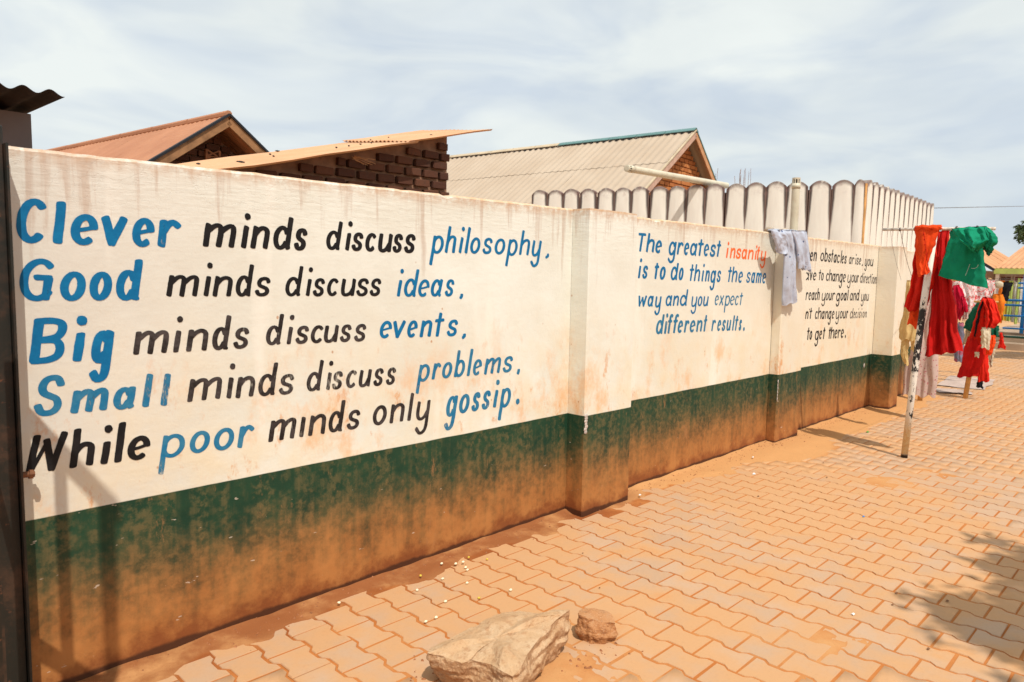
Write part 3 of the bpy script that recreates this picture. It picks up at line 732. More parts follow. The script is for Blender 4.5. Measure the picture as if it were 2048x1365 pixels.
PM = {'B': mat_paint('B', (0.002, 0.125, 0.295), (0.004, 0.165, 0.36)), 'F': mat_paint('F', (0.010, 0.15, 0.30), (0.045, 0.20, 0.32)),
      'K': mat_paint('K', (0.008, 0.008, 0.009), (0.017, 0.015, 0.015)), 'L': mat_paint('L', (0.018, 0.014, 0.013), (0.075, 0.062, 0.060)),
      'O': mat_paint('O', (0.80, 0.13, 0.03), (0.85, 0.19, 0.05))}
txr = random.Random(5)

def smooth_line(pts, step):
    if len(pts) == 2:
        a, b = pts; L = math.hypot(b[0]-a[0], b[1]-a[1]); k = max(2, int(L/step))
        return [(a[0]+(b[0]-a[0])*i/k, a[1]+(b[1]-a[1])*i/k) for i in range(k+1)]
    out = []
    P = [pts[0]]+list(pts)+[pts[-1]]
    for i in range(1, len(P)-2):
        p0, p1, p2, p3 = P[i-1], P[i], P[i+1], P[i+2]
        L = math.hypot(p2[0]-p1[0], p2[1]-p1[1]); k = max(1, int(L/step))
        for j in range(k):
            t_ = j/k
            out.append(tuple(0.5*((2*p1[c])+(-p0[c]+p2[c])*t_+(2*p0[c]-5*p1[c]+4*p2[c]-p3[c])*t_**2+(-p0[c]+3*p1[c]-3*p2[c]+p3[c])*t_**3) for c in (0, 1)))
    out.append(tuple(pts[-1]))
    return out

def wall_y(x):
    if x < 3.695: return -0.034 + 0.033*(x-0.46)/3.235
    return 0.0

def stroke(V, F, pts, a, b, lay, closed=False, sq=0.0):
    pts = smooth_line(pts, max(0.004, a*0.35))
    n_ = len(pts)
    ya = -0.0009 - 0.00010*lay
    seed = txr.random()*50
    base = len(V)
    for i, (x, z) in enumerate(pts):
        p0, p1 = pts[max(0, i-1)], pts[min(n_-1, i+1)]
        if closed: p0, p1 = pts[(i-1) % (n_-1)], pts[(i+1) % (n_-1)]
        dx, dz = p1[0]-p0[0], p1[1]-p0[1]; L = math.hypot(dx, dz) or 1
        nx, nz_ = -dz/L, dx/L
        w = math.sqrt((a*nx)**2+(b*nz_)**2)
        e = 1 + 0.10*nz(x*22+seed, z*22, 0) + 0.05*nz(x*80+seed, z*80, 3)
        e2 = 1 + 0.10*nz(x*22+seed+9, z*22, 5) + 0.05*nz(x*80+seed, z*80, 8)
        y = wall_y(x)+ya-1.0e-6*i
        V.append((x+nx*w*e, y, z+nz_*w*e)); V.append((x-nx*w*e2, y, z-nz_*w*e2))
        if i: k = base+2*i; F.append((k-2, k, k+1, k-1))
    if not closed:
        for end in (0, n_-1):
            x, z = pts[end]; q = pts[1] if end == 0 else pts[n_-2]
            dx, dz = x-q[0], z-q[1]; L = math.hypot(dx, dz) or 1; dx /= L; dz /= L
            nx, nz_ = -dz, dx; w = math.sqrt((a*nx)**2+(b*nz_)**2); wd = math.sqrt((a*dx)**2+(b*dz)**2)*0.8
            y = wall_y(x)+ya-1.0e-6*end
            c0, c1 = base+2*end, base+2*end+1
            ring = []
            tilt = txr.uniform(-0.35, 0.35)
            for m_ in range(1, 6):
                th = math.pi*m_/6
                cc, ss_ = math.cos(th), math.sin(th)
                ss_ = ss_**0.6*(1+tilt*cc)
                s = 1 if end else -1
                V.append((x+s*nx*w*cc+dx*wd*ss_, y, z+s*nz_*w*cc+dz*wd*ss_)); ring.append(len(V)-1)
            F.append(tuple([c0]+ring+[c1]))

LINES = {}
for ln, colr, txt, asc, desc, st, sl, L in WORDS:
    LINES.setdefault((ln, colr), []).append((txt, asc, desc, st, sl, L))
for (ln, colr), ws in LINES.items():
    V, F = [], []
    for txt, asc, desc, st, sl, L in ws:
        for ci, (ch, (x0, x1, zb, zt)) in enumerate(zip(txt, L)):
            xh = zt-zb
            a = st*xh*0.5*((1.12 if colr == 'F' else 0.97) if ln in 'abcde' else (1.18 if colr == 'O' else 1.04)); b = a*0.74
            g = G[ch]
            def my(y, ch=ch):
                if ch.isupper(): return zb+xh*asc*y/2
                if y > 1: return zb+xh*(1+(asc-1)*(y-1))
                if y < 0: return zb+xh*desc*y
                return zb+xh*y
            pts_all = [q for s in g if not isinstance(s, str) for q in s]
            if ch in '.':
                r_ = max(a*1.25, 0.010); cx, cz = (x0+x1)/2, zb+r_*0.9
                y = wall_y(cx)-0.0016; k0 = len(V)
                for m_ in range(14):
                    th = 2*math.pi*m_/14; rr = r_*(1+0.12*nz(m_, cx, 0, 3))
                    V.append((cx+rr*math.cos(th), y, cz+rr*1.1*math.sin(th)))
                F.append(tuple(range(k0, k0+14)))
                continue
            lay0 = (ci*3) % 7
            hi = max(my(q[1]) for q in pts_all); lo = min(my(q[1]) for q in pts_all)
            wa = a
            sh = sl
            # keep the slanted letter inside its measured extent
            U = [(q[0], my(q[1])) for q in pts_all]
            span = (x1-x0) - 2*wa
            shx = sh*(hi-lo)
            glo, ghi = 0.001, 1.5*(x1-x0)
            for _ in range(24):
                gw = (glo+ghi)/2
                ex_ = [q[0]*gw+sh*(q[1]-zb) for q in U]
                if max(ex_)-min(ex_) > span: ghi = gw
                else: glo = gw
            gw = max(gw, 0.34*(x1-x0) if ch not in "il,'" else 0.001)
            mn = min(q[0]*gw+sh*(q[1]-zb) for q in U); mxx = max(q[0]*gw+sh*(q[1]-zb) for q in U)
            k = 1.0
            ox = (x0+x1)/2-(mn+mxx)/2
            nd = 0
            for si, s in enumerate(g):
                if s == 'dot':
                    zc = my(1.0)+xh*min(asc-1, 0.62)*0.78; xc = ox+0.5*gw+sh*(zc-zb)
                    if ln == 'e' and txt == 'minds': continue
                    k0 = len(V); r_ = a*1.12; y = wall_y(xc)-0.0018
                    for m_ in range(14):
                        th = 2*math.pi*m_/14; rr = r_*(1+0.14*nz(m_, xc*9, 0, 2.7))
                        V.append((xc+rr*math.cos(th), y, zc+rr*1.05*math.sin(th)))
                    F.append(tuple(range(k0, k0+14)))
                    continue
                jit = 0.018*xh if len(s) < 8 else 0.0
                P = [(ox+q[0]*gw+sh*(my(q[1])-zb)+txr.uniform(-1, 1)*jit*0.5, my(q[1])+txr.uniform(-1, 1)*jit*0.5) for q in s]
                z_in = []
                for (px_, pz_) in P:
                    pz_ = lo+b*0.9+(pz_-lo)*max(0.2, (hi-lo-1.8*b)/(hi-lo))
                    z_in.append((px_, pz_))
                closed = ch == 'o'
                if closed: z_in[-1] = z_in[0]
                sa = a
                if ch in 'eBGCS' and len(s) > 3: sa = a*0.95
                if ch == 'e' and si == 0: stroke(V, F, z_in, a*0.7, b*0.62, lay0+si); continue
                if ch in 'WwBm' and si in (1,) and ch in 'Ww': stroke(V, F, z_in, a*0.6, b*0.7, lay0+si); continue
                stroke(V, F, z_in, sa, b, lay0+si, closed)
    V2 = V; me_ = mesh('painted_lettering', V2, F, PM[colr])
    # make every painted face look away from the wall
    bm = bmesh.new(); bm.from_mesh(me_); bm.normal_update()
    rv = [f for f in bm.faces if f.normal.y > 0]
    bmesh.ops.reverse_faces(bm, faces=rv); bm.to_mesh(me_); bm.free()
    o = obj('painted_lettering', me_, wall)
    o['label'] = {'B': 'blue', 'F': 'faded blue', 'K': 'black', 'L': 'worn black', 'O': 'orange'}[colr] + ' brushed letters reading ' + ' '.join(w[0] for w in ws)
# ================================================================ gate at the near end of the wall
def mat_darksteel():
    t = NT('dark_painted_steel'); p = t.pos()
    n = t.noise(p, 7, 6, 0.7)
    c = t.mix(t.ss(n, 0.45, 0.7), (0.012, 0.013, 0.010), (0.055, 0.030, 0.018))
    c = t.mix(t.ss(t.noise(p, 22, 5, 0.7), 0.62, 0.72), c, (0.16, 0.06, 0.03))
    return t.fin(c, 0.5, t.bump(n, 0.2, 0.003), 0.4)
M_STEEL = mat_darksteel()
M_RUST = simple('rusty_bolt', (0.20, 0.08, 0.035), 0.8, 0.3, 30, 0.4)
post = empty('gate_post', (0.53, -0.06, 0)); tag(post, 'dark steel gate post standing against the near end of the painted wall', 'gate post')
mb = MB(); mb.box((-0.075, -0.045, -0.05), (0.052, 0.020, 2.06), None, 0.004); mb.build('post', M_STEEL, post)
mb = MB(); mb.box((0.0525, -0.075, -0.05), (0.060, 0.010, 2.0)); mb.build('flange', M_STEEL, post)
mb = MB(); mb.tube([(0.055, -0.02, 0.86), (0.105, -0.02, 0.855)], 0.011, 8); mb.tube([(0.088, -0.02, 0.857), (0.100, -0.02, 0.856)], 0.018, 6); mb.build('hinge_bolt', M_RUST, post)

gl = empty('gate_leaf', (0.505, -0.12, 0)); tag(gl, 'dark steel gate leaf with raked top rail folded back beside the gate post', 'gate')
def gp(D, z): return (0.015-0.19*D, 0.09-D, z)
for (a, b, w, nm) in ((gp(0.33, 1.65), gp(1.42, 3.15), 0.048, 'top_rail'), (gp(0.38, 0.86), gp(1.20, 2.05), 0.040, 'brace'),
                      (gp(1.30, 0.04), gp(1.30, 2.96), 0.060, 'stile'), (gp(0.75, 0.05), gp(0.75, 2.20), 0.028, 'bar'), (gp(0.34, 0.04), gp(0.34, 1.70), 0.04, 'stile'), (gp(0.12, 0.90), gp(0.36, 0.90), 0.02, 'hinge_arm')):
    mb = MB(); mb.beam(a, b, 0.030, w, (0, 0, 1) if abs(a[2]-b[2]) < 2 and nm in ('top_rail', 'brace') else (0, 1, 0))
    mb.build(nm, M_STEEL, gl)

# ================================================================ helpers for buildings
def brick_meshes(mat, L=0.215, H=0.082, D=0.06):
    out = []
    for k in range(4):
        mb = MB(); mb.box((-L/2, -D, -H/2), (L/2, 0, H/2), None, 0.008)
        rr = random.Random(k)
        mb.v = [(x+rr.uniform(-.006, .006), y, z+rr.uniform(-.006, .006)) for x, y, z in mb.v]
        out.append(mesh('brick', mb.v, mb.f, mat))
    return out

def mat_brick(name, c1, c2, c3):
    t = NT(name); oi = t.new('ShaderNodeObjectInfo'); p = t.pos()
    r_ = oi.outputs['Random']; n = t.noise(p, 11, 6, 0.7)
    c = t.mix(r_, c1, c2)
    c = t.mix(t.math('MULTIPLY', t.ss(n, 0.5, 0.7), 0.6), c, c3)
    return t.fin(c, 0.9, t.bump(t.noise(p, 45, 5), 0.5, 0.006), 0.15)
M_BRICK_D = mat_brick('eave_shade_brick', (0.070, 0.029, 0.019), (0.13, 0.053, 0.030), (0.075, 0.042, 0.03))  # brick colour lowered to carry the shade under the eaves
M_BRICK_O = mat_brick('orange_clay_brick', (0.36, 0.115, 0.035), (0.50, 0.20, 0.07), (0.25, 0.09, 0.04))
M_MORTAR = simple('mud_mortar', (0.27, 0.145, 0.088), 0.95, 0.2, 9, 0.5)
M_MORTAR_O = simple('clay_mortar', (0.30, 0.125, 0.06), 0.95, 0.25, 9, 0.5)
M_BW = brick_meshes(M_BRICK_D); M_BO = brick_meshes(M_BRICK_O)

def bricks(parent, org, ud, z0, z1, course, blen, limit, meshes, seed=0, cap=300, fill=1.0):
    """bricks on a vertical face through org (x,y) along unit ud; limit(z) -> (u0, u1)"""
    rr = random.Random(seed); nrm_az = math.atan2(ud[1], ud[0])
    z = z0; row = 0; made = []
    while z < z1:
        u0, u1 = limit(z); u0b, u1b = limit(z+course*0.9)
        u0, u1 = max(u0, u0b), min(u1, u1b)
        off = (row % 2)*blen/2
        k = math.floor((u0-off)/blen)
        while True:
            ua = off+k*blen
            if ua > u1: break
            a, b = max(ua, u0), min(ua+blen, u1)
            if b-a > blen*0.28: made.append(((a+b)/2, z+course/2, (b-a)/blen))
            k += 1
        z += course; row += 1
    for j, (u, zc, s) in enumerate(made[:cap]):
        o = obj('brick', meshes[rr.randrange(4)], parent)
        o.location = (org[0]+ud[0]*u+rr.uniform(-.004, .004), org[1]+ud[1]*u+rr.uniform(-.006, .006), zc+rr.uniform(-.004, .004))
        o.rotation_euler = (0, rr.uniform(-.02, .02), nrm_az)
        o.scale = (s*blen/0.235*fill, 1, course/0.10*fill)
    return len(made)

def corr_sheet(name, org, u, v, wid, ln, pitch, amp, mat, parent, seed=0, rough=0.0, seg=7, rows=6, thick=0.0):
    u, v = Vector(u).normalized(), Vector(v).normalized(); nn = u.cross(v).normalized()
    if nn.z < 0: nn = -nn
    nu = max(4, int(wid/pitch*seg)); vs, fs = [], []
    for j in range(rows+1):
        for i in range(nu+1):
            a = wid*i/nu
            h = amp*math.cos(2*math.pi*a/pitch) + rough*nz(a, ln*j/rows+seed, seed, 1.6)
            q = Vector(org)+u*a+v*(ln*j/rows + (rough*1.2*nz(a*3, seed, 1) if j in (0, rows) else 0))+nn*h
            vs.append(q)
    m_ = nu+1
    for j in range(rows):
        for i in range(nu):
            k = j*m_+i; fs.append((k, k+1, k+m_+1, k+m_))
    if thick:
        n0 = len(vs); vs += [q-nn*thick for q in vs[:n0]]
        fs += [tuple(i+n0 for i in f[::-1]) for f in fs[:]]
        bd = [(i, i+1) for i in range(nu)]+[(rows*m_+i+1, rows*m_+i) for i in range(nu)]+[((j+1)*m_, j*m_) for j in range(rows)]+[(j*m_+nu, (j+1)*m_+nu) for j in range(rows)]
        for a, b in bd: fs.append((b, a, a+n0, b+n0))
    me_ = mesh(name, vs, fs, mat, True)
    o = obj(name, me_, parent)
    return o

def mat_roof(name, c1, c2, stain, rustc, sc=2.0, spots=0.6):
    t = NT(name); p = t.pos()
    n = t.noise(p, sc, 6, 0.6); f = t.noise(p, sc*9, 5, 0.7)
    c = t.mix(t.ss(n, 0.3, 0.7), c1, c2)
    c = t.mix(t.math('MULTIPLY', t.ss(t.noise(t.map(p, (1, 1, 3)), sc*2.4, 6, 0.7), 0.52, 0.68), spots), c, stain)
    c = t.mix(t.math('MULTIPLY', t.ss(f, 0.60, 0.72), spots), c, rustc)
    return t.fin(c, 0.65, t.bump(f, 0.15, 0.004), 0.3)
M_REDROOF = mat_roof('weathered_red_roof', (0.36, 0.155, 0.080), (0.44, 0.20, 0.105), (0.42, 0.21, 0.11), (0.20, 0.07, 0.05), 1.3, 0.5)
M_TANROOF = mat_roof('rust_stained_tan_roof', (0.56, 0.295, 0.155), (0.62, 0.36, 0.20), (0.60, 0.27, 0.11), (0.42, 0.17, 0.07), 1.6, 0.35)
M_GREYROOF = mat_roof('dusty_grey_tan_sheet', (0.42, 0.325, 0.235), (0.47, 0.375, 0.28), (0.44, 0.31, 0.20), (0.37, 0.29, 0.22), 0.7, 0.25)
M_ORROOF = mat_roof('orange_painted_roof', (0.50, 0.235, 0.105), (0.60, 0.31, 0.15), (0.42, 0.20, 0.10), (0.32, 0.15, 0.08), 0.8, 0.4)
M_DARKROOF = mat_roof('shade_dark_corrugated_sheet', (0.018, 0.013, 0.013), (0.03, 0.02, 0.018), (0.02, 0.014, 0.014), (0.035, 0.015, 0.012), 6, 0.5)  # near-black sheet colour carries the shade on the eave's underside
M_GREYWALL = simple('grey_render', (0.17, 0.145, 0.145), 0.85, 0.08, 5, 0.15)
M_TIMBER = simple('brown_fascia_timber', (0.27, 0.135, 0.06), 0.75, 0.3, 7, 0.25)
M_TIMBER2 = simple('pink_fascia_timber', (0.50, 0.32, 0.24), 0.75, 0.12, 7, 0.2)
M_TIMBER3 = simple('orange_fascia_timber', (0.50, 0.26, 0.13), 0.75, 0.15, 7, 0.2)
M_HOUSE = simple('ochre_house_wall', (0.50, 0.34, 0.20), 0.9, 0.1, 2, 0.2)
M_RIDGE_G = simple('blue_green_ridge_cap', (0.10, 0.20, 0.19), 0.5, 0.1, 3, 0.1)
M_RIDGE_T = simple('cream_ridge_cap', (0.50, 0.40, 0.27), 0.6, 0.12, 3, 0.1)
M_BLACK = simple('black_trim_and_gap_shade', (0.016, 0.017, 0.022), 0.6, 0.1, 3, 0.1)

# ---- dark shed at the left, corrugated eave
ls = empty('grey_shed', (0.4, 1.6, 0)); ls.location = (0, 0, 0); tag(ls, 'grey rendered shed with dark corrugated eave above the near end of the wall', 'shed')
mb = MB(); mb.box((-1.6, 1.0, -0.07), (0.914, 3.2, 2.30)); mb.build('wall', M_GREYWALL, ls)
for k in range(3):
    corr_sheet('roof_sheet', (-1.55+0.83*k, 0.55, 2.325+0.006*(k % 2)), (1, 0, 0), (0, 1, 0.03), 0.832 if k < 2 else 0.83, 2.9, 0.097, 0.0115, M_DARKROOF, ls, k, 0.004, 12, 4, 0.0015)

# ---- house with red roof and lattice vent
def gable_house(name, label, apex, azr, zr, slopeL, slopeR, runL, runR, ln, wall_in, mats, brickm, sheetw, pitch, amp, course, zbase, fw_, seed):
    h = empty(name, (0, 0, 0)); tag(h, label, 'house')
    rdir = Vector((math.cos(R(azr)), math.sin(R(azr)), 0)); g = Vector((math.cos(R(azr-90)), math.sin(R(azr-90)), 0))  # g: to the right along the gable
    A = Vector((apex[0], apex[1], zr))
    for side, sl, run in ((-1, slopeL, runL), (1, slopeR, runR)):
        d = Vector((g.x*side, g.y*side, -sl)).normalized(); L = run*math.sqrt(1+sl*sl)
        nrow = 3 if L > 3 else 2
        ncol = max(1, round(ln/sheetw)); w = ln/ncol; pitch = w/round(w/pitch)
        for r_ in range(nrow):
            for c_ in range(ncol):
                Lr = L/nrow
                org = A+rdir*(c_*w)+d*(r_*Lr-(0.06 if r_ else 0))+Vector((0, 0, 0.012*(nrow-1-r_)+0.001*(c_ % 2)))
                corr_sheet('roof_sheet', org, rdir, d, w*1.0, Lr+0.06, pitch, amp, mats['roof'], h, seed+c_*3+r_, 0.006, 6, 3)
        # rake fascia
        q0 = A - rdir*0.03 + Vector((0, 0, -fw_*0.55)) ; q1 = q0 + d*L
        mb = MB(); mb.beam(q0, q1, 0.035, fw_, (0, 0, 1)); mb.build('fascia', mats['fasL' if side < 0 else 'fasR'], h)
        q0 = A - rdir*0.035 + Vector((0, 0, 0.012)) ; q1 = q0 + d*L
        mb = MB(); mb.beam(q0, q1, 0.07, 0.03, (0, 0, 1)); mb.build('verge_trim', mats['trimL' if side < 0 else 'trimR'], h)
    # gable wall (set back)
    G0 = A + rdir*wall_in; G0.z = 0
    def lim(z):
        e = (zr-0.16-z)
        return (-min(runL-0.35, e/slopeL), min(runR-0.35, e/slopeR))
    zw = zr-0.18
    mb = MB()
    Lw, Rw = runL-0.35, runR-0.35
    pts = [(-Lw, -0.07), (Rw, -0.07), (Rw, zw-Rw*slopeR), (0, zw), (-Lw, zw-Lw*slopeL)]
    for off in (0.012, 0.16):
        pass
    vs = []
    for off in (0.012, 0.18):
        for uu, zz in pts: vs.append(G0 + g*uu + rdir*off + Vector((0, 0, zz)))
    fs = [(0, 1, 2, 3, 4), (9, 8, 7, 6, 5)] + [(i, (i+1) % 5, (i+1) % 5+5, i+5) for i in range(5)]
    mb.add(vs, fs); mb.build('gable_wall', mats['mortar'], h)
    bricks(h, (G0.x+rdir.x*0.012, G0.y+rdir.y*0.012), (g.x, g.y), zbase, zw, course, course*2.35, lim, brickm, seed)
    # side walls
    for uu in (-Lw, Rw):
        a = G0+g*uu+rdir*0.19; b = a+rdir*(ln-0.5)
        zt = zw - abs(uu)*(slopeL if uu < 0 else slopeR)-0.05
        mb = MB(); mb.beam((a.x, a.y, zt/2-0.03), (b.x, b.y, zt/2-0.03), 0.18, zt+0.06); mb.build('side_wall', mats['wall'], h)
    mb = MB(); a = G0+rdir*(ln-0.5); mb.beam(a-g*Lw+Vector((0, 0, 1.2-zr+0)) if False else Vector((a.x-g.x*Lw, a.y-g.y*Lw, 1.2)), Vector((a.x+g.x*Rw, a.y+g.y*Rw, 1.2)), 0.18, 2.4); mb.build('back_wall', mats['wall'], h)
    return h, A, rdir, g, G0

rh, A, rdir, g, G0 = gable_house('red_roofed_house', 'brick house with faded red corrugated roof and dark gable at the left', (4.608, 7.0), 96.8, 3.70, 0.70, 0.72, 2.1, 2.1, 6.2, 0.42,
    dict(roof=M_REDROOF, fasL=M_TIMBER, fasR=M_TIMBER, trimL=M_BLACK, trimR=M_BLACK, mortar=M_MORTAR, wall=M_HOUSE), M_BW, 0.78, 0.13, 0.006, 0.10, 2.55, 0.13, 3)
mb = MB()
for k in range(6):
    mb.tube([A-rdir*0.04+rdir*(1.05*k)+Vector((0, 0, 0.02)), A-rdir*0.04+rdir*(1.05*k+1.02)+Vector((0, 0, 0.018))], 0.05, 8)
mb.build('ridge_cap', M_REDROOF, rh)
# lattice vent
mb = MB(); vb = Vector((G0.x, G0.y, 0))-g*0.12-rdir*0.06
vw, z0, z1 = 0.20, 2.70, 3.26
for uu in (0, vw): mb.beam(vb+g*uu+Vector((0, 0, z0)), vb+g*uu+Vector((0, 0, z1)), 0.03, 0.05, (0, 1, 0))
for k in range(6):
    zz = z0+(z1-z0)*k/6; zz2 = z0+(z1-z0)*(k+1)/6
    mb.beam(vb+Vector((0, 0, zz)), vb+g*vw+Vector((0, 0, zz2)), 0.02, 0.022, (0, 1, 0))
    mb.beam(vb+g*vw+Vector((0, 0, zz)), vb+Vector((0, 0, zz2)), 0.02, 0.022, (0, 1, 0))
    mb.beam(vb+Vector((0, 0, zz)), vb+g*vw+Vector((0, 0, zz)), 0.02, 0.02, (0, 1, 0))
mb.build('vent_block', M_MORTAR_O, rh)

# ---- brick shed with mono-pitch tan roof
bs = empty('brick_shed', (0, 0, 0)); tag(bs, 'shade-toned brick shed under a rising tan corrugated roof just behind the wall', 'shed')
def roofz(x, y=3.25): return 2.455+0.250*(x-2.84)+0.11*(y-3.25)
mb = MB()
vs = []
for y in (3.412, 3.60):
    vs += [(1.7, y, -0.07), (5.535, y, -0.07), (5.535, y, roofz(5.535)+0.006), (1.7, y, roofz(1.7)+0.006)]
mb.add(vs, [(0, 1, 2, 3), (7, 6, 5, 4), (0, 4, 5, 1), (1, 5, 6, 2), (2, 6, 7, 3), (3, 7, 4, 0)]); mb.build('wall', M_MORTAR, bs)
rsh = random.Random(2)
bricks(bs, (0, 3.412), (1, 0), 1.98, 3.2, 0.108, 0.245, lambda z: (max(1.9, 2.84+(z+0.035-2.455)/0.25), 5.535+rsh.uniform(-0.02, 0.025)), M_BW, 8, 300, 0.90)
mb = MB(); mb.box((5.36, 3.61, -0.07), (5.53, 4.6, 2.95)); mb.build('side_wall', M_MORTAR, bs)
mb = MB(); mb.box((1.9, 4.6, -0.07), (5.53, 4.78, 2.6)); mb.build('back_wall', M_MORTAR, bs)
rv = Vector((1, 0, 0.250)).normalized()
for (x0, x1, y0, y1, dz) in ((1.6, 4.92, 3.14, 4.48, 0.0), (4.84, 6.06, 3.20, 4.50, 0.016)):
    corr_sheet('roof_sheet', (x0, y0, roofz(x0, y0)+dz), (0, 1, 0.11), rv, y1-y0, (x1-x0)*1.031, 0.076, 0.0095, M_TANROOF, bs, x0+y0, 0.014, 8, 9, 0.0012)
mb = MB()
for y in (3.66, 4.0, 4.4): mb.beam((1.7, y, roofz(1.7, y)-0.05), (5.7, y, roofz(5.7, y)-0.05), 0.045, 0.05)
mb.build('rafters', M_TIMBER, bs)
mb = MB(); rr = random.Random(4)
for k in range(16):
    a = Vector((4.28+rr.uniform(-.06, .06), 3.36, 2.74+rr.uniform(-.02, .02)))
    mb.tube([a, a+Vector((rr.uniform(.06, .2), rr.uniform(-.1, .0), rr.uniform(-.06, -.01)))], 0.0035, 4)
mb.build('straw_nest', M_TIMBER3, bs)
for (x, y, rz, w) in ((3.10, 3.45, 0.2, 0.05), (5.38, 3.5, 1.1, 0.03), (3.86, 4.2, 0.6, 0.03), (2.9, 3.9, 0, 0.025), (4.2, 3.6, 0, 0.014), (4.35, 3.6, 0, 0.012), (4.5, 3.61, 0, 0.014), (4.63, 3.6, 0, 0.01), (3.5, 3.6, 0, 0.012), (3.62, 3.9, 0, 0.014), (4.9, 4.0, 0, 0.012), (5.15, 4.0, 0, 0.01)):
    o = blob('roof_debris', (x, y, roofz(x, y)+0.025), w, 0.012, 0.010, M_STEEL, bs, x, 1)

# ---- big house with dusty grey roof
bh, A, rdir, g, G0 = gable_house('large_gabled_house', 'large house with dusty grey-tan corrugated roof and orange brick gable behind the fluted parapet', (20.4, 9.0), 96.5, 6.10, 0.66, 0.80, 5.4, 3.3, 12.2, 0.36,
    dict(roof=M_GREYROOF, fasL=M_TIMBER2, fasR=M_TIMBER3, trimL=M_RIDGE_T, trimR=M_RIDGE_G, mortar=M_MORTAR_O, wall=M_HOUSE), M_BO, 1.02, 0.235, 0.013, 0.14, 3.75, 0.20, 17)
for k in range(12):
    mb = MB(); a = A+rdir*(1.02*k-0.05)+Vector((0, 0, 0.045)); b = a+rdir*1.0
    s = 0.16
    q = [a-g*s+Vector((0, 0, -0.05)), a+Vector((0, 0, 0.05)), a+g*s+Vector((0, 0, -0.06)), b-g*s+Vector((0, 0, -0.05)), b+Vector((0, 0, 0.05)), b+g*s+Vector((0, 0, -0.06))]
    mb.add(q+[v-Vector((0, 0, 0.02)) for v in q], [(0, 1, 4, 3), (1, 2, 5, 4), (6, 9, 10, 7), (7, 10, 11, 8), (0, 3, 9, 6), (2, 8, 11, 5), (0, 6, 7, 1), (1, 7, 8, 2), (3, 4, 10, 9), (4, 5, 11, 10)])
    mb.build('ridge_cap', M_RIDGE_G if k < 5 else M_RIDGE_T, bh)
mb = MB(); mb.box((-0.05, -0.02, -0.022), (0.05, 0.02, 0.012)); gapm = mesh('gap_shade_block', mb.v, mb.f, M_BLACK)  # black blocks stand in for the shade in openings under the ridge cap
for k in range(50):
    a = A+rdir*(0.235*k+0.1)-g*0.165+Vector((0, 0, -0.075)); obj('gap_shade_block', gapm, bh, a, (0, 0, R(96.5)))

# ---- fluted white building
def mat_flute():
    t = NT('mould_stained_white_render'); uv = t.sep(t.uv()); p = t.pos()
    u, v = uv[0], uv[1]
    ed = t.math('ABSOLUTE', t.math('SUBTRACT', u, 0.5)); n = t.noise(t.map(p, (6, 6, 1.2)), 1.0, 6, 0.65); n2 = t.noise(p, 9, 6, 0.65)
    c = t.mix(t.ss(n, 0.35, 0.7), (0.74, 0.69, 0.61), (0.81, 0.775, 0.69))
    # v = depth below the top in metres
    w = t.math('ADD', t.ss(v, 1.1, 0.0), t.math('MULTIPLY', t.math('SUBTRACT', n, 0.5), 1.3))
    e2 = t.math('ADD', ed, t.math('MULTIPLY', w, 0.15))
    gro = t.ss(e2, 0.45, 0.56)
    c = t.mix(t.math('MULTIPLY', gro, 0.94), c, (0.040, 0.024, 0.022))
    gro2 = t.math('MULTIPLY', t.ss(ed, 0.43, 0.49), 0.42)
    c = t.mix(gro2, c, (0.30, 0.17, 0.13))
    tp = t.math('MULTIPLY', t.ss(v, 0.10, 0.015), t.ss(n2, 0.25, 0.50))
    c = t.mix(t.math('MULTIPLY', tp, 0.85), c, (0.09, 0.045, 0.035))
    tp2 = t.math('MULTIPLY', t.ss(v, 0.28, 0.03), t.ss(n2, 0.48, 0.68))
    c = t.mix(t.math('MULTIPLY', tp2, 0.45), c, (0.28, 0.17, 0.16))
    return t.fin(c, 0.8, t.bump(n2, 0.2, 0.005), 0.25)
M_FLUTE = mat_flute()
M_ORCORNER = simple('ochre_corner_render', (0.62, 0.33, 0.12), 0.8, 0.2, 6, 0.2)
M_FLATROOF = simple('concrete_roof_slab', (0.36, 0.30, 0.26), 0.9, 0.1, 3, 0.2)
fb = empty('fluted_building', (0, 0, 0)); tag(fb, 'white building with scalloped fluted parapet stained dark in the grooves, behind the wall', 'building')
def flute_mesh(w, H=3.25, bulge=0.024, arch=0.098, z0=1.0):
    vs, uvs, fs = [], [], []
    nu, zr_ = 12, [0.0, 0.02, 0.06, 0.12, 0.22, 0.4, 0.7, 1.2, H-z0]
    for j, dz in enumerate(zr_):
        for i in range(nu+1):
            uu = i/nu; s = 2*uu-1
            top = H-arch*(abs(s)**2.1)
            by = -bulge*math.cos(math.pi/2*s*0.98)**0.75
            rr_ = 0.0
            if j == 0: by *= 0.9
            z = top - dz if j < len(zr_)-1 else z0
            vs.append((uu*w, by, z)); uvs.append((uu, dz if j < len(zr_)-1 else 3))
    m_ = nu+1
    for j in range(len(zr_)-1):
        for i in range(nu): k = j*m_+i; fs.append((k, k+m_, k+m_+1, k+1))
    n0 = len(vs)   # top cap back to the core
    for i in range(nu+1):
        uu = i/nu; s = 2*uu-1
        vs.append((uu*w, 0.10, H-arch*(abs(s)**2.1))); uvs.append((uu, 0.0))
    for i in range(nu): fs.append((i, i+1, n0+i+1, n0+i))
    return mesh('flute', vs, fs, M_FLUTE, True, uvs)
corner = Vector((12.70, 1.24))
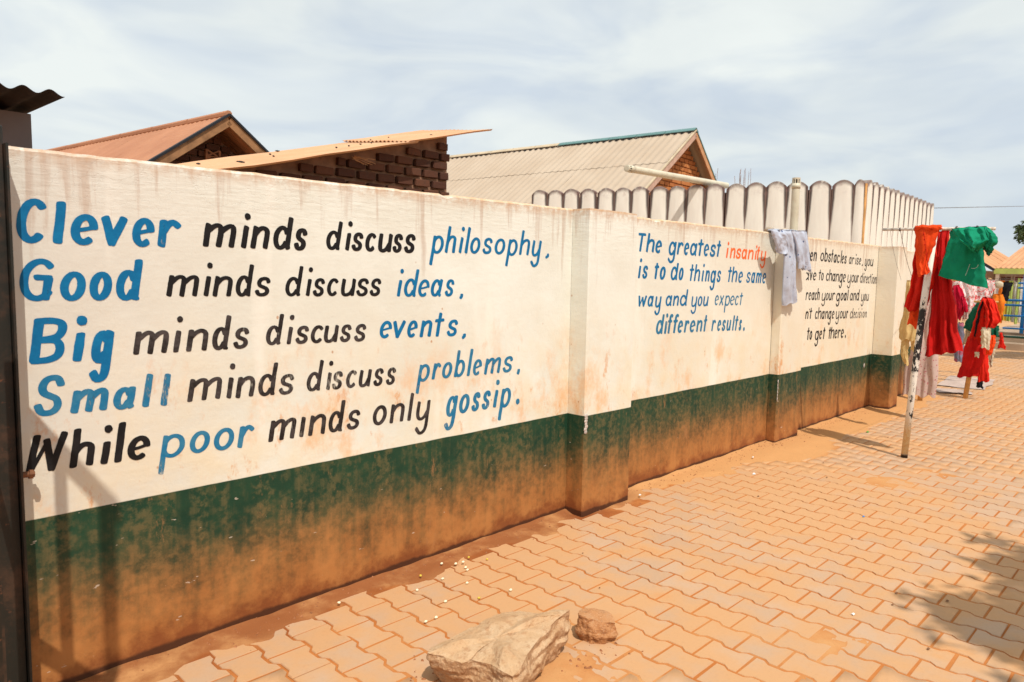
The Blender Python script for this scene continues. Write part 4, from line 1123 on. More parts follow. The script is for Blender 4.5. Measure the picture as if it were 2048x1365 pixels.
# left face runs away at 108 deg, seen from the left; flutes laid from the far end to the corner
fwd = 0.345; FL = flute_mesh(fwd)
azL = 108.0; dL = Vector((math.cos(R(azL)), math.sin(R(azL))))
nL = 17
for k in range(nL):
    st = corner + dL*(fwd*(k+0.5+0.5))      # far end of this flute
    wk = 1.0
    if k == 0:
        pass
    st = corner + dL*(fwd*0.5 + fwd*(k+1)) if k >= 0 else corner
    o = obj('flute', FL, fb, (st.x, st.y, 0.02*nz(k, 3.3, 0, 1.3)), (0, R(0.5*nz(k, 9.1, 0, 1.7)), R(azL+180)))
o = obj('flute', FL, fb, (corner.x+dL.x*fwd*0.5, corner.y+dL.y*fwd*0.5, -0.01), (0, 0, R(azL+180))); o.scale = (0.5, 0.9, 1)
azR = 3.1; dR = Vector((math.cos(R(azR)), math.sin(R(azR))))
FR = flute_mesh(0.357, 3.25, 0.026, 0.12)
for k in range(14):
    st = corner + dR*(0.357*k+0.03)
    o = obj('flute', FR, fb, (st.x, st.y, 0.016*nz(k, 5.3, 0, 1.3)), (0, 0, R(azR)))
mb = MB(); mb.tube([(corner.x+0.005, corner.y+0.0, 1.0), (corner.x+0.005, corner.y+0.0, 3.17)], 0.022, 8); mb.build('corner_bead', M_ORCORNER, fb)
farL = corner+dL*(fwd*(nL+0.5)); farR = corner+dR*(0.357*14+0.03)
def prism(mb, poly, z0, z1):
    n_ = len(poly); vs = [(x, y, z0) for x, y in poly]+[(x, y, z1) for x, y in poly]
    mb.add(vs, [tuple(range(n_))[::-1], tuple(range(n_, 2*n_))]+[(i, (i+1) % n_, (i+1) % n_+n_, i+n_) for i in range(n_)])
inn = 0.02
cA = corner+Vector((0.03, 0.03)); 
back1 = Vector((farR.x-0.3, farR.y+6.2)); 
mb = MB(); prism(mb, [(cA.x, cA.y), (farR.x, farR.y+0.03), (back1.x, back1.y), (farL.x+0.1, farL.y+0.02)], -0.07, 3.10); mb.build('core_wall', M_FLUTE, fb)
mb = MB(); prism(mb, [(cA.x+0.25, cA.y+0.2), (farR.x-0.1, farR.y+0.2), (back1.x-.1, back1.y-.1), (farL.x+0.3, farL.y-0.1)], 3.102, 3.12); mb.build('roof_slab', M_FLATROOF, fb)

# ---- plastic pipes with slotted ends
def mat_pipe():
    t = NT('cream_plastic_pipe'); p = t.pos()
    return t.fin(t.mix(t.ss(t.noise(p, 6, 5), 0.4, 0.7), (0.60, 0.55, 0.42), (0.52, 0.45, 0.33)), 0.45, None, 0.4)
M_PIPE = mat_pipe()
def pipe(name, label, a, b, r_, capdir):
    e = empty(name, tuple(a)); tag(e, label, 'pipe', 'cream plastic vent pipes')
    a, b = Vector(a), Vector(b); d = (b-a).normalized()
    L = (b-a).length
    mb = MB(); mb.tube([d*0, d*(L-0.10)], r_, 20, False); mb.tube([d*0, d*(L-0.10)], r_*0.9, 20, True); mb.build('tube', M_PIPE, e, True)
    mb = MB(); mb.tube([d*(L-0.16), d*(L-0.085)], r_*1.07, 20, True); mb.build('socket', M_PIPE, e, True)
    s = d.cross(Vector((0.3, 0.5, 0.77))).normalized(); t_ = d.cross(s)
    mb = MB()
    for k in range(9):
        an = 2*math.pi*k/9; o_ = (s*math.cos(an)+t_*math.sin(an))*r_*0.93
        mb.beam(d*(L-0.10)+o_, d*(L-0.025)+o_, r_*0.30, r_*0.14, o_)
    mb.tube([d*(L-0.028), d*(L-0.004), d*L], [r_, r_, r_*0.6], 20, True)
    mb.build('slotted_cap', M_PIPE, e)
    mb = MB(); mb.tube([d*(L-0.12), d*(L-0.03)], r_*0.7, 12); mb.build('dark_core', M_BLACK, e)  # plain black cylinder behind the slots
pipe('vent_pipe', 'upright cream plastic pipe with slotted cap behind the blue shirt', (10.5, 1.46, -0.05), (10.5, 1.46, 3.05), 0.057, 1)
pipe('vent_pipe', 'sloping cream plastic pipe sticking out over the scalloped parapet', (12.75, 3.76, 3.315), (9.74, 3.91, 3.305), 0.056, 1)

# ---- unfinished building with starter bars, far behind
M_CONC = simple('raw_concrete', (0.34, 0.30, 0.27), 0.9, 0.1, 2, 0.2)
M_BAR = simple('rusty_starter_bar', (0.26, 0.16, 0.13), 0.8, 0.2, 5, 0.1)
ub = empty('unfinished_building', (38, 17, 0)); tag(ub, 'unfinished concrete frame with rusty starter bars rising beyond the scalloped parapet', 'building')
rr = random.Random(9)
for (cx, cy, nb_, hh) in ((0.1, 1.12, 5, 1.35), (0.0, -0.55, 6, 1.2), (0.0, -1.0, 4, 1.15)):
    mb = MB(); mb.box((cx-0.2, cy-0.2, -0.07), (cx+0.2, cy+0.2, 6.35)); mb.build('column', M_CONC, ub)
    for k in range(nb_):
        a = Vector((cx+rr.uniform(-.17, .17), cy-0.17+0.34*k/(nb_-1), 6.2)); b = a+Vector((rr.uniform(-.08, .08), rr.uniform(-.10, .10), hh*rr.uniform(0.75, 1.2)))
        mb = MB(); mb.tube([a, b], 0.011, 5); mb.build('starter_bar', M_BAR, ub)
mb = MB(); mb.box((-0.3, -1.4, 5.6), (0.3, 1.6, 5.85)); mb.build('beam', M_CONC, ub)
# ================================================================ clothes racks and garments
def mat_pole(name, bands):
    t = NT(name); p = t.pos(); z = t.sep(p)[2]
    n = t.noise(t.map(p, (26, 26, 12)), 1.0, 5, 0.75)
    n2 = t.noise(t.map(p, (60, 60, 40)), 1.0, 4, 0.7)
    zz = t.math('ADD', z, t.math('MULTIPLY', t.math('SUBTRACT', n, 0.5), 0.35))
    white, black = (0.74, 0.70, 0.62), (0.016, 0.017, 0.02)
    isblack = t.math('MULTIPLY', t.ss(zz, 0.78, 0.80), t.ss(zz, 1.36, 1.34))
    c = t.mix(isblack, white, black)
    chip = t.ss(n, 0.55, 0.565); chip2 = t.ss(n2, 0.66, 0.69)
    c = t.mix(t.math('MULTIPLY', t.math('MULTIPLY', chip, t.ss(z, 0.22, 0.40)), t.ss(z, 1.72, 1.35)), c, t.mix(isblack, black, white))
    c = t.mix(t.math('MULTIPLY', chip2, 0.6), c, (0.25, 0.12, 0.05))
    yel = t.math('MULTIPLY', t.ss(zz, 0.42, 0.20), t.ss(z, 0.015, 0.05))
    c = t.mix(t.math('MULTIPLY', yel, 0.8), c, t.mix(t.ss(n2, 0.4, 0.6), (0.60, 0.34, 0.08), (0.66, 0.48, 0.22)))
    c = t.mix(t.ss(z, 0.045, 0.02), c, (0.03, 0.02, 0.018))
    return t.fin(c, 0.5, t.bump(n2, 0.2, 0.002), 0.35)
M_POLE = mat_pole('chipped_black_and_white_paint', None)
M_BARW = simple('flaking_white_bar', (0.62, 0.55, 0.46), 0.6, 0.25, 30, 0.3, (0.25, 0.12, 0.06, 0.6))
M_WOOD = simple('yellow_wood_post', (0.56, 0.33, 0.12), 0.7, 0.2, 14, 0.2)
M_WIRE = simple('thin_steel_wire', (0.12, 0.10, 0.09), 0.5, 0.1, 3, 0.0)

r1 = empty('clothes_post', (7.13, -1.12, 0)); tag(r1, 'leaning chipped black and white T-shaped clothes post under the red uniforms', 'clothes post')
mb = MB(); mb.tube([(0, 0, -0.05), (-0.024, -0.04, 0.7), (-0.050, -0.085, 1.4), (-0.07, -0.135, 2.03)], 0.028, 16); mb.build('pole', M_POLE, r1, True)
mb = MB(); mb.tube([(-0.07, 0.285, 2.052), (-0.07, -0.15, 2.045), (-0.07, -0.58, 2.035)], 0.0135, 10); mb.build('crossbar', M_BARW, r1, True)
mb = MB()
for y in (0.14, 0.02, -0.3, -0.45): mb.tube([(-0.07, y-0.006, 2.048), (-0.07, y+0.006, 2.048)], 0.017, 10)
mb.build('wire_hook', M_WIRE, r1)
r2_ = empty('clothes_post', (11.43, -0.66, 0)); tag(r2_, 'short yellow wooden clothes post under the far bundle of red and green clothes', 'clothes post')
mb = MB(); mb.tube([(0, 0, -0.05), (0.0, -0.06, 0.7), (0, -0.16, 1.36)], 0.031, 12); mb.build('pole', M_WOOD, r2_, True)
mb = MB(); mb.tube([(0, -0.02, 1.33), (0, -0.30, 1.335)], 0.014, 8); mb.build('crossbar', M_WOOD, r2_, True)
r3 = empty('clothes_post', (10.68, -0.30, 0)); tag(r3, 'yellow wooden clothes post standing behind the pink floral dress', 'clothes post')
mb = MB(); mb.tube([(0, 0, -0.05), (0, -0.02, 1.0), (0, -0.03, 1.66)], 0.030, 12); mb.build('pole', M_WOOD, r3, True)
mb = MB(); mb.tube([(0, 0.12, 1.60), (0, -0.55, 1.62)], 0.014, 8); mb.build('crossbar', M_WOOD, r3, True)
def wirelink(label, a, b, sag):
    pts = []
    for k in range(17):
        t_ = k/16; q = Vector(a).lerp(Vector(b), t_); q.z -= sag*4*t_*(1-t_); pts.append(q)
    mb = MB(); mb.tube(pts, 0.0022, 4); o = mb.build('washing_line', M_WIRE); tag(o, label, 'washing line')
wirelink('washing line sagging from the T post to the post behind the pink dress', (7.06, -0.98, 2.05), (10.68, -0.34, 1.62), 0.30)
wirelink('washing line between the T post and the far bundle of clothes', (7.06, -1.57, 2.04), (11.43, -0.92, 1.34), 0.12)
wirelink('washing line running on behind the white patterned sheet', (10.68, -0.30, 1.62), (13.6, -0.45, 1.62), 0.02)
# loose wires dangling from the bar
mb = MB(); mb.tube([(7.06, -0.90, 2.04), (7.05, -0.93, 1.9), (7.05, -0.98, 1.72), (7.05, -1.02, 1.60)], 0.0013, 4); o = mb.build('loose_wire', M_WIRE); tag(o, 'thin loose wire dangling from the left end of the T bar', 'wire')

def mat_cloth(name, col, dark=0.75, rough=0.85, trans=0.06, wrk=1.0, pattern=None):
    t = NT(name); p = t.pos()
    n = t.noise(p, 5, 5, 0.6)
    w = t.noise(p, 20, 4, 0.6, 0.8)
    c = t.mix(t.ss(n, 0.3, 0.7), tuple(x*dark for x in col), col)
    if pattern: 
        v = t.vor(p, pattern[1]); c = t.mix(t.ss(v, pattern[2]+0.03, pattern[2]), c, pattern[0])
        if len(pattern) > 3:
            c = t.mix(t.ss(t.math('ABSOLUTE', t.math('SUBTRACT', t.noise(p, pattern[3], 3, 0.5, 1.5), 0.5)), 0.035, 0.015), c, pattern[0])
    weave = t.noise(t.map(p, (1, 1, 1)), 260, 2)
    nb_ = t.bump(weave, 0.25, 0.001, t.bump(w, 0.5*wrk, 0.012))
    t.fin(c, rough, nb_, 0.15)
    tl = t.new('ShaderNodeBsdfTranslucent'); t.set(tl.inputs['Color'], c); ms = t.new('ShaderNodeMixShader'); ms.inputs[0].default_value = trans
    t.l.new(t.bsdf.outputs[0], ms.inputs[1]); t.l.new(tl.outputs[0], ms.inputs[2]); t.l.new(ms.outputs[0], t.out.inputs[0])
    return t.m
C_OR = mat_cloth('bright_orange_red_cotton', (0.86, 0.075, 0.012)); C_RED = mat_cloth('red_cotton', (0.72, 0.022, 0.010))
C_DRED = mat_cloth('deep_red_cotton', (0.58, 0.012, 0.010)); C_GRN = mat_cloth('emerald_green_cotton', (0.006, 0.26, 0.135))
C_DGRN = mat_cloth('dark_green_cotton', (0.008, 0.12, 0.07)); C_YEL = mat_cloth('faded_yellow_cotton', (0.80, 0.60, 0.27), 0.85, 0.85, 0.3)
C_CREAM = mat_cloth('cream_cotton', (0.66, 0.58, 0.42)); C_CRIM = mat_cloth('crimson_knit', (0.50, 0.008, 0.035), 0.7, 0.95, 0.1, 1.8)
C_BLUE = mat_cloth('pale_blue_cotton', (0.60, 0.66, 0.78), 0.88, 0.85, 0.2, 1.0, ((0.13, 0.17, 0.30), 11, 0.10))
C_FLOR = mat_cloth('pink_floral_cotton', (0.66, 0.50, 0.44), 0.85, 0.85, 0.2, 1.0, ((0.48, 0.16, 0.17), 30, 0.22))
C_SHEET = mat_cloth('white_sheet_with_red_scrolls', (0.84, 0.74, 0.72), 0.92, 0.85, 0.2, 1.0, ((0.75, 0.10, 0.10), 14, 0.04, 9))
C_BLK = mat_cloth('black_cotton', (0.014, 0.014, 0.018)); C_PATCH = mat_cloth('blue_and_mauve_patchwork', (0.30, 0.30, 0.42), 0.6, 0.85, 0.15, 1.0, ((0.50, 0.16, 0.24), 9, 0.30))
C_DUSTP = mat_cloth('dusty_pink_cloth', (0.52, 0.40, 0.34)); C_ORG = mat_cloth('orange_cotton', (0.85, 0.22, 0.02)); C_YLW = mat_cloth('bright_yellow_cotton', (0.80, 0.50, 0.05)); C_LIME = mat_cloth('lime_cotton', (0.45, 0.55, 0.14)); C_WHT = mat_cloth('white_cotton', (0.80, 0.76, 0.72))

def samp(poly, t_):
    d = [0]
    for a, b in zip(poly, poly[1:]): d.append(d[-1]+math.hypot(a[0]-b[0], a[1]-b[1]))
    s = t_*d[-1]
    for i in range(len(poly)-1):
        if s <= d[i+1] or i == len(poly)-2:
            k = (s-d[i])/max(1e-6, d[i+1]-d[i]); k = min(1, k)
            return (poly[i][0]+(poly[i+1][0]-poly[i][0])*k, poly[i][1]+(poly[i+1][1]-poly[i][1])*k)

def cloth_geo(x, L, Rr, folds=4, amp=0.02, bulge=0.03, seed=0, nu=26, nv=30, axis='x', hemwob=0.012, topfold=0.5, slant=0.0, closed_top=True):
    """hollow garment body: a closed tube of cloth, open at the hem"""
    vs, fs = [], []
    rs = random.Random(seed); ph = rs.uniform(0, 6); ph2 = rs.uniform(0, 6)
    ring = 2*nu
    for j in range(nv+1):
        v = j/nv
        a, b = samp(L, v), samp(Rr, v)
        for side in (0, 1):
            for i in range(nu):
                u = i/nu if side == 0 else 1-i/nu
                fa = amp*(topfold+(1-topfold)*v)
                f_ = fa*(0.75*math.sin(2*math.pi*folds*0.8*u+ph+2.2*v*nz(seed, 2.2)+3.2*nz(u*1.6, v*1.1, seed)) + 0.35*math.sin(2*math.pi*folds*1.7*u+ph2-3*v+2.5*nz(u*3, v*2, seed+5)) + 1.7*nz(u*2.6+1.5*v, v*2.3, seed+side*7)+0.5*nz(u*9, v*7, seed+side*3))
                hh = bulge*math.sin(math.pi*u)**0.6*(0.35+0.65*math.sin(math.pi*min(1, v*0.8+0.12)))
                if closed_top and v < 0.06: hh *= v/0.06*0.9+0.1
                s = -1 if side == 0 else 1
                y = a[0]+(b[0]-a[0])*u; z = a[1]+(b[1]-a[1])*u
                y += 0.004*nz(u*3, v*9, seed+3)*3*(1 if axis == 'x' else 1)
                if u in (0.0, 1.0): y += 0.008*nz(v*7, seed, side)
                z += hemwob*v**6*math.sin(2*math.pi*folds*u+ph+1)*0.8 + (0.01*(1-v)**3)*nz(u*5, seed, 1)
                xx = x + s*hh + f_*(math.sin(math.pi*u)**0.3 if 0 < u < 1 else 0) + slant*v
                vs.append((xx, y, z) if axis == 'x' else (y, xx, z))
    for j in range(nv):
        for i in range(ring):
            k = j*ring; a, b = k+i, k+(i+1) % ring
            fs.append((a, b, b+ring, a+ring))
    if closed_top: fs += [(i, ring-i if i else 0, ring-i-1, i+1) for i in range(1, nu)][:0] + [tuple(range(ring))]
    return vs, fs

def garment(name, label, cat, x, L, Rr, mat, parts=(), grp=None, **kw):
    vs, fs = cloth_geo(x, L, Rr, **kw)
    o = obj(name, mesh(name, vs, fs, mat, True)); tag(o, label, cat, grp)
    for (pn, px_, pl, pr, pm_, pk) in parts:
        v2, f2 = cloth_geo(px_, pl, pr, **pk); obj(pn, mesh(pn, v2, f2, pm_, True), o)
    return o

# --- rack 1: uniforms on the T post
og = garment('orange_garment', 'bright orange-red buttoned garment draped over the T bar in front of the pole', 'garment', 6.99,
    [(-1.118, 2.066), (-1.126, 1.95), (-1.135, 1.842), (-1.150, 1.72), (-1.17, 1.626)], [(-1.318, 2.06), (-1.296, 1.967), (-1.262, 1.826), (-1.238, 1.751), (-1.262, 1.669)], C_OR,
    folds=2, amp=0.014, bulge=0.03, seed=1, hemwob=0.006)
pts = [(6.957, -1.198-0.004*k, 2.02-0.022*k) for k in range(18)]
mb = MB(); mb.tube(pts, 0.0016, 4); mb.build('seam', C_DRED, og)
for k in range(1, 17, 2):
    blob('button', (6.955, pts[k][1]+0.002, pts[k][2]), 0.003, 0.007, 0.005, C_DRED, og, k, 1, 0.1)
v2, f2 = cloth_geo(6.985, [(-1.115, 2.075), (-1.12, 2.04)], [(-1.325, 2.075), (-1.335, 2.03)], folds=3, amp=0.006, bulge=0.034, seed=4, nv=6)
obj('collar', mesh('collar', v2, f2, C_OR, True), og)
garment('red_dress', 'red uniform dress hanging from the T bar to the left of the chipped pole', 'dress', 7.145,
    [(-1.135, 2.03), (-1.10, 1.90), (-1.078, 1.774), (-1.081, 1.613), (-1.065, 1.535), (-1.03, 1.348)], [(-1.23, 2.05), (-1.26, 1.871), (-1.28, 1.767), (-1.25, 1.54), (-1.20, 1.286)], C_RED,
    folds=2.4, amp=0.036, bulge=0.05, seed=2, hemwob=0.02,
    parts=[('underskirt', 7.165, [(-1.07, 1.40), (-1.076, 1.319), (-1.062, 1.205)], [(-1.20, 1.40), (-1.18, 1.29), (-1.19, 1.165)], C_OR, dict(folds=1.5, amp=0.014, bulge=0.04, seed=6, nv=12, hemwob=0.02))])
garment('red_skirt_dress', 'long dark red flared uniform dress hanging to the right of the chipped pole', 'dress', 7.20,
    [(-1.23, 2.03), (-1.235, 1.754), (-1.235, 1.5), (-1.235, 1.303), (-1.222, 1.118), (-1.212, 0.925)], [(-1.338, 2.05), (-1.34, 1.86), (-1.33, 1.745), (-1.385, 1.60), (-1.418, 1.433), (-1.460, 1.195), (-1.508, 1.000)], C_DRED,
    folds=3.2, amp=0.050, bulge=0.07, seed=3, hemwob=0.012, nu=40, nv=44, topfold=0.3)
gs = garment('green_shirt', 'emerald green short-sleeved shirt thrown over the right end of the T bar', 'shirt', 7.07,
    [(-1.375, 2.035), (-1.367, 1.96), (-1.351, 1.88), (-1.327, 1.738), (-1.303, 1.644)], [(-1.60, 2.03), (-1.615, 1.92), (-1.630, 1.841), (-1.649, 1.696), (-1.678, 1.541)], C_GRN,
    folds=2, amp=0.016, bulge=0.035, seed=8, hemwob=0.006, nu=34, nv=34,
    parts=[('folded_back', 6.955, [(-1.405, 2.040), (-1.43, 1.985), (-1.50, 1.912), (-1.585, 1.838)], [(-1.655, 2.052), (-1.690, 2.00), (-1.70, 1.93), (-1.605, 1.85)], C_GRN, dict(folds=3.0, amp=0.026, bulge=0.085, seed=11, nu=36, nv=26, topfold=0.8)),
           ('sleeve', 6.96, [(-1.63, 2.045), (-1.645, 1.97), (-1.655, 1.91), (-1.668, 1.865)], [(-1.675, 2.035), (-1.735, 1.97), (-1.742, 1.915), (-1.70, 1.855)], C_GRN, dict(folds=2, amp=0.009, bulge=0.045, seed=12, nv=18)),
           ('sleeve', 7.09, [(-1.61, 1.93), (-1.625, 1.86), (-1.652, 1.815)], [(-1.66, 1.93), (-1.695, 1.868), (-1.68, 1.828)], C_DGRN, dict(folds=1, amp=0.006, bulge=0.03, seed=13, nv=10))])
mb = MB(); mb.tube([(7.025, -1.545, 1.745), (7.022, -1.535, 1.70), (7.02, -1.522, 1.655), (7.018, -1.52, 1.648)], 0.0013, 4)
mb.tube([(7.03, -1.605, 1.74), (7.03, -1.598, 1.72), (7.028, -1.58, 1.708), (7.026, -1.558, 1.71)], 0.0013, 4); mb.build('drawstring', C_WHT, gs)

# --- clothes on the line towards the wall
garment('yellow_shirt', 'faded yellow child shirt hanging behind the red dress near the end of the wall', 'shirt', 8.2,
    [(-0.74, 1.60), (-0.735, 1.40), (-0.73, 1.275), (-0.702, 1.129), (-0.705, 0.984)], [(-0.84, 1.60), (-0.86, 1.40), (-0.867, 1.268), (-0.876, 1.126), (-0.872, 0.983)], C_YEL,
    folds=2, amp=0.016, bulge=0.03, seed=21, hemwob=0.02,
    parts=[('sleeve', 8.22, [(-0.728, 1.03), (-0.722, 0.92), (-0.728, 0.81), (-0.771, 0.725)], [(-0.79, 1.03), (-0.80, 0.95), (-0.795, 0.83), (-0.808, 0.727)], C_YEL, dict(folds=1, amp=0.008, bulge=0.022, seed=22, nv=16)),
           ('sleeve', 8.24, [(-0.80, 1.03), (-0.81, 0.96), (-0.812, 0.88)], [(-0.865, 1.03), (-0.872, 0.96), (-0.862, 0.87)], C_YEL, dict(folds=1, amp=0.008, bulge=0.022, seed=23, nv=12))])
garment('floral_dress', 'pinkish white floral dress hanging low behind the chipped pole', 'dress', 9.2,
    [(-0.67, 1.93), (-0.64, 1.5), (-0.56, 1.0), (-0.55, 0.757), (-0.500, 0.606), (-0.491, 0.409), (-0.485, 0.257)], [(-0.84, 1.93), (-0.83, 1.5), (-0.81, 1.0), (-0.834, 0.751), (-0.846, 0.61), (-0.851, 0.452), (-0.839, 0.294)], C_FLOR,  # hidden upper part raised to throw shade on the wall and far pillar
    folds=3, amp=0.030, bulge=0.06, seed=24, hemwob=0.025, nu=34, nv=36)
garment('crimson_sweater', 'crumpled crimson sweater hanging between the green shirt and the patterned sheet', 'sweater', 10.5,
    [(-0.630, 1.545), (-0.629, 1.50), (-0.641, 1.387), (-0.653, 1.266), (-0.675, 1.13)], [(-0.70, 1.56), (-0.735, 1.50), (-0.773, 1.40), (-0.80, 1.29), (-0.745, 1.12)], C_CRIM,
    folds=2.5, amp=0.022, bulge=0.055, seed=25, hemwob=0.02,
    parts=[('sleeve', 10.46, [(-0.735, 1.42), (-0.755, 1.33), (-0.76, 1.23)], [(-0.785, 1.40), (-0.815, 1.31), (-0.828, 1.215)], C_CRIM, dict(folds=1.5, amp=0.012, bulge=0.035, seed=26, nv=14))])
garment('patterned_sheet', 'white sheet with looping red pattern bunched over the line behind the green shirt', 'sheet', 12.2,
    [(-0.05, 1.63), (-0.16, 1.50), (-0.229, 1.40), (-0.362, 1.25), (-0.40, 1.02)], [(-0.76, 1.63), (-0.76, 1.50), (-0.735, 1.40), (-0.66, 1.30), (-0.50, 1.10)], C_SHEET,
    folds=5, amp=0.03, bulge=0.06, seed=27, hemwob=0.03, nu=44, nv=34)
garment('patchwork_cloth', 'small blue and mauve patchwork cloth hanging low beside the red skirt hem', 'cloth', 11.8,
    [(-0.43, 1.02), (-0.42, 0.85), (-0.405, 0.684), (-0.411, 0.463)], [(-0.50, 1.02), (-0.515, 0.85), (-0.529, 0.673), (-0.516, 0.452)], C_PATCH, folds=1.5, amp=0.01, bulge=0.02, seed=28)

# --- rack 2: bundle on the short wooden post
garment('green_jacket', 'dark green jacket at the back of the far bundle on the wooden post', 'jacket', 11.52,
    [(-0.70, 1.33), (-0.622, 1.174), (-0.572, 1.019), (-0.562, 0.945)], [(-0.80, 1.40), (-0.86, 1.20), (-0.90, 1.02), (-0.93, 0.86)], C_DGRN, folds=2, amp=0.02, bulge=0.06, seed=31,
    parts=[('hem_panel', 11.44, [(-0.845, 1.02), (-0.848, 0.93)], [(-0.99, 1.02), (-0.985, 0.86)], C_DGRN, dict(folds=2, amp=0.012, bulge=0.03, seed=32, nv=8))])
garment('red_tunic', 'long red tunic with black edging on the left of the far clothes bundle', 'tunic', 11.35,
    [(-0.779, 1.38), (-0.739, 1.20), (-0.688, 0.933), (-0.641, 0.725)], [(-0.835, 1.40), (-0.843, 1.14), (-0.850, 0.944), (-0.854, 0.733)], C_RED, folds=1.6, amp=0.012, bulge=0.035, seed=33,
    parts=[('black_edging', 11.30, [(-0.815, 1.40), (-0.772, 1.25), (-0.745, 1.05), (-0.735, 0.85)], [(-0.835, 1.40), (-0.800, 1.25), (-0.775, 1.05), (-0.752, 0.86)], C_BLK, dict(folds=1, amp=0.003, bulge=0.010, seed=34, nv=16, nu=8))])
garment('red_jacket', 'bright red puffed jacket bundled over the top of the far wooden post', 'jacket', 11.28,
    [(-0.800, 1.400), (-0.826, 1.32), (-0.850, 1.239), (-0.852, 1.093), (-0.856, 0.985)], [(-0.93, 1.385), (-0.965, 1.33), (-0.990, 1.246), (-1.035, 1.094), (-0.965, 1.002)], C_RED, folds=2.5, amp=0.036, bulge=0.09, seed=35, nu=34, topfold=0.9)
garment('cream_shorts', 'cream shorts showing below the red jacket in the far bundle', 'shorts', 11.22,
    [(-0.829, 1.0), (-0.832, 0.90), (-0.842, 0.741)], [(-0.937, 1.0), (-0.945, 0.90), (-0.937, 0.709)], C_CREAM, folds=1.5, amp=0.014, bulge=0.03, seed=36,
    parts=[('pocket', 11.24, [(-0.770, 0.665), (-0.775, 0.60)], [(-0.825, 0.668), (-0.826, 0.595)], C_CREAM, dict(folds=1, amp=0.003, bulge=0.01, seed=37, nv=6, nu=8))])
garment('cream_cloth', 'narrow cream cloth at the left edge of the far clothes bundle', 'cloth', 11.56,
    [(-0.60, 1.04), (-0.578, 0.929), (-0.552, 0.724)], [(-0.65, 1.04), (-0.64, 0.932), (-0.640, 0.729)], C_CREAM, folds=1.5, amp=0.01, bulge=0.02, seed=38)
garment('red_trousers', 'red trousers hanging lowest in the far clothes bundle', 'trousers', 11.36,
    [(-0.66, 0.86), (-0.619, 0.709), (-0.605, 0.515), (-0.560, 0.285)], [(-0.80, 0.86), (-0.842, 0.728), (-0.855, 0.54), (-0.80, 0.325)], C_DRED, folds=2.2, amp=0.02, bulge=0.05, seed=39,
    parts=[('trouser_leg', 11.40, [(-0.76, 0.82), (-0.78, 0.55), (-0.80, 0.255)], [(-0.88, 0.82), (-0.905, 0.55), (-0.935, 0.262)], C_RED, dict(folds=1.6, amp=0.016, bulge=0.045, seed=40, nv=24))])
garment('orange_sleeved_shirt', 'orange-red shirt sleeve sticking out at the right of the far clothes bundle', 'shirt', 11.28,
    [(-0.905, 0.90), (-0.90, 0.76), (-0.889, 0.640)], [(-0.985, 0.90), (-0.992, 0.80), (-0.955, 0.625)], C_OR, folds=2, amp=0.012, bulge=0.035, seed=41)
garment('red_scarf', 'small pointed red cloth hanging behind the right side of the far bundle', 'scarf', 12.0,
    [(-0.90, 0.90), (-0.905, 0.80), (-0.885, 0.681)], [(-0.93, 0.90), (-0.955, 0.78), (-0.993, 0.669)], C_RED, folds=1, amp=0.01, bulge=0.025, seed=42)
garment('cream_strip', 'cream cloth strip below the orange sleeve of the far bundle', 'cloth', 11.6,
    [(-0.87, 0.70), (-0.860, 0.612), (-0.885, 0.463)], [(-0.94, 0.70), (-0.931, 0.619), (-0.914, 0.447)], C_CREAM, folds=1, amp=0.008, bulge=0.02, seed=43)
garment('black_shorts', 'black cloth hanging lowest below the far red trousers', 'cloth', 11.6,
    [(-0.775, 0.42), (-0.760, 0.287), (-0.748, 0.155)], [(-0.81, 0.42), (-0.815, 0.292), (-0.832, 0.132)], C_BLK, folds=1, amp=0.008, bulge=0.02, seed=44)

# --- pale blue shirt thrown over the wall top at the second pillar
bsx = garment('blue_shirt', 'pale blue striped shirt thrown over the wall top at the middle pillar', 'shirt', -0.165,
    [(6.40, 2.035), (6.52, 1.975), (6.595, 1.89), (6.602, 1.75), (6.612, 1.539), (6.655, 1.345)], [(6.94, 2.045), (6.86, 1.97), (6.815, 1.90), (6.81, 1.75), (6.862, 1.539), (6.94, 1.376)], C_BLUE,
    axis='y', folds=2.2, amp=0.020, bulge=0.030, seed=51, nu=34, nv=40, slant=0.03,
    parts=[('sleeve', -0.15, [(6.285, 2.03), (6.30, 1.99), (6.345, 1.944), (6.425, 1.851)], [(6.56, 2.040), (6.60, 1.99), (6.615, 1.915), (6.600, 1.800)], C_BLUE, dict(axis='y', folds=1.5, amp=0.016, bulge=0.03, seed=52, nv=20)),
           ('shirt_tail', -0.185, [(6.62, 2.035), (6.72, 1.93), (6.77, 1.83), (6.825, 1.700)], [(6.965, 2.055), (7.02, 1.96), (7.055, 1.868), (7.135, 1.667)], C_BLUE, dict(axis='y', folds=2.2, amp=0.018, bulge=0.025, seed=53, nv=24)),
           ('over_wall', -0.03, [(6.55, 2.052), (6.56, 2.030)], [(7.02, 2.065), (7.03, 2.035)], C_BLUE, dict(axis='y', folds=3, amp=0.012, bulge=0.13, seed=54, nv=5, nu=30))])
M_LUMP = simple('pale_stone_lump', (0.42, 0.34, 0.26), 0.9, 0.2, 12, 0.4)
for x, s, lb in ((6.66, 0.055, 'small stone holding the blue shirt down on the wall top, left one'), (6.98, 0.045, 'small stone weighing the blue shirt on the wall top, nearer the vertical pipe')):
    o = blob('stone', (x, 0.04, 2.055), s, s*0.8, 0.03, M_LUMP, None, x); tag(o, lb, 'stone', 'stones on the wall top')

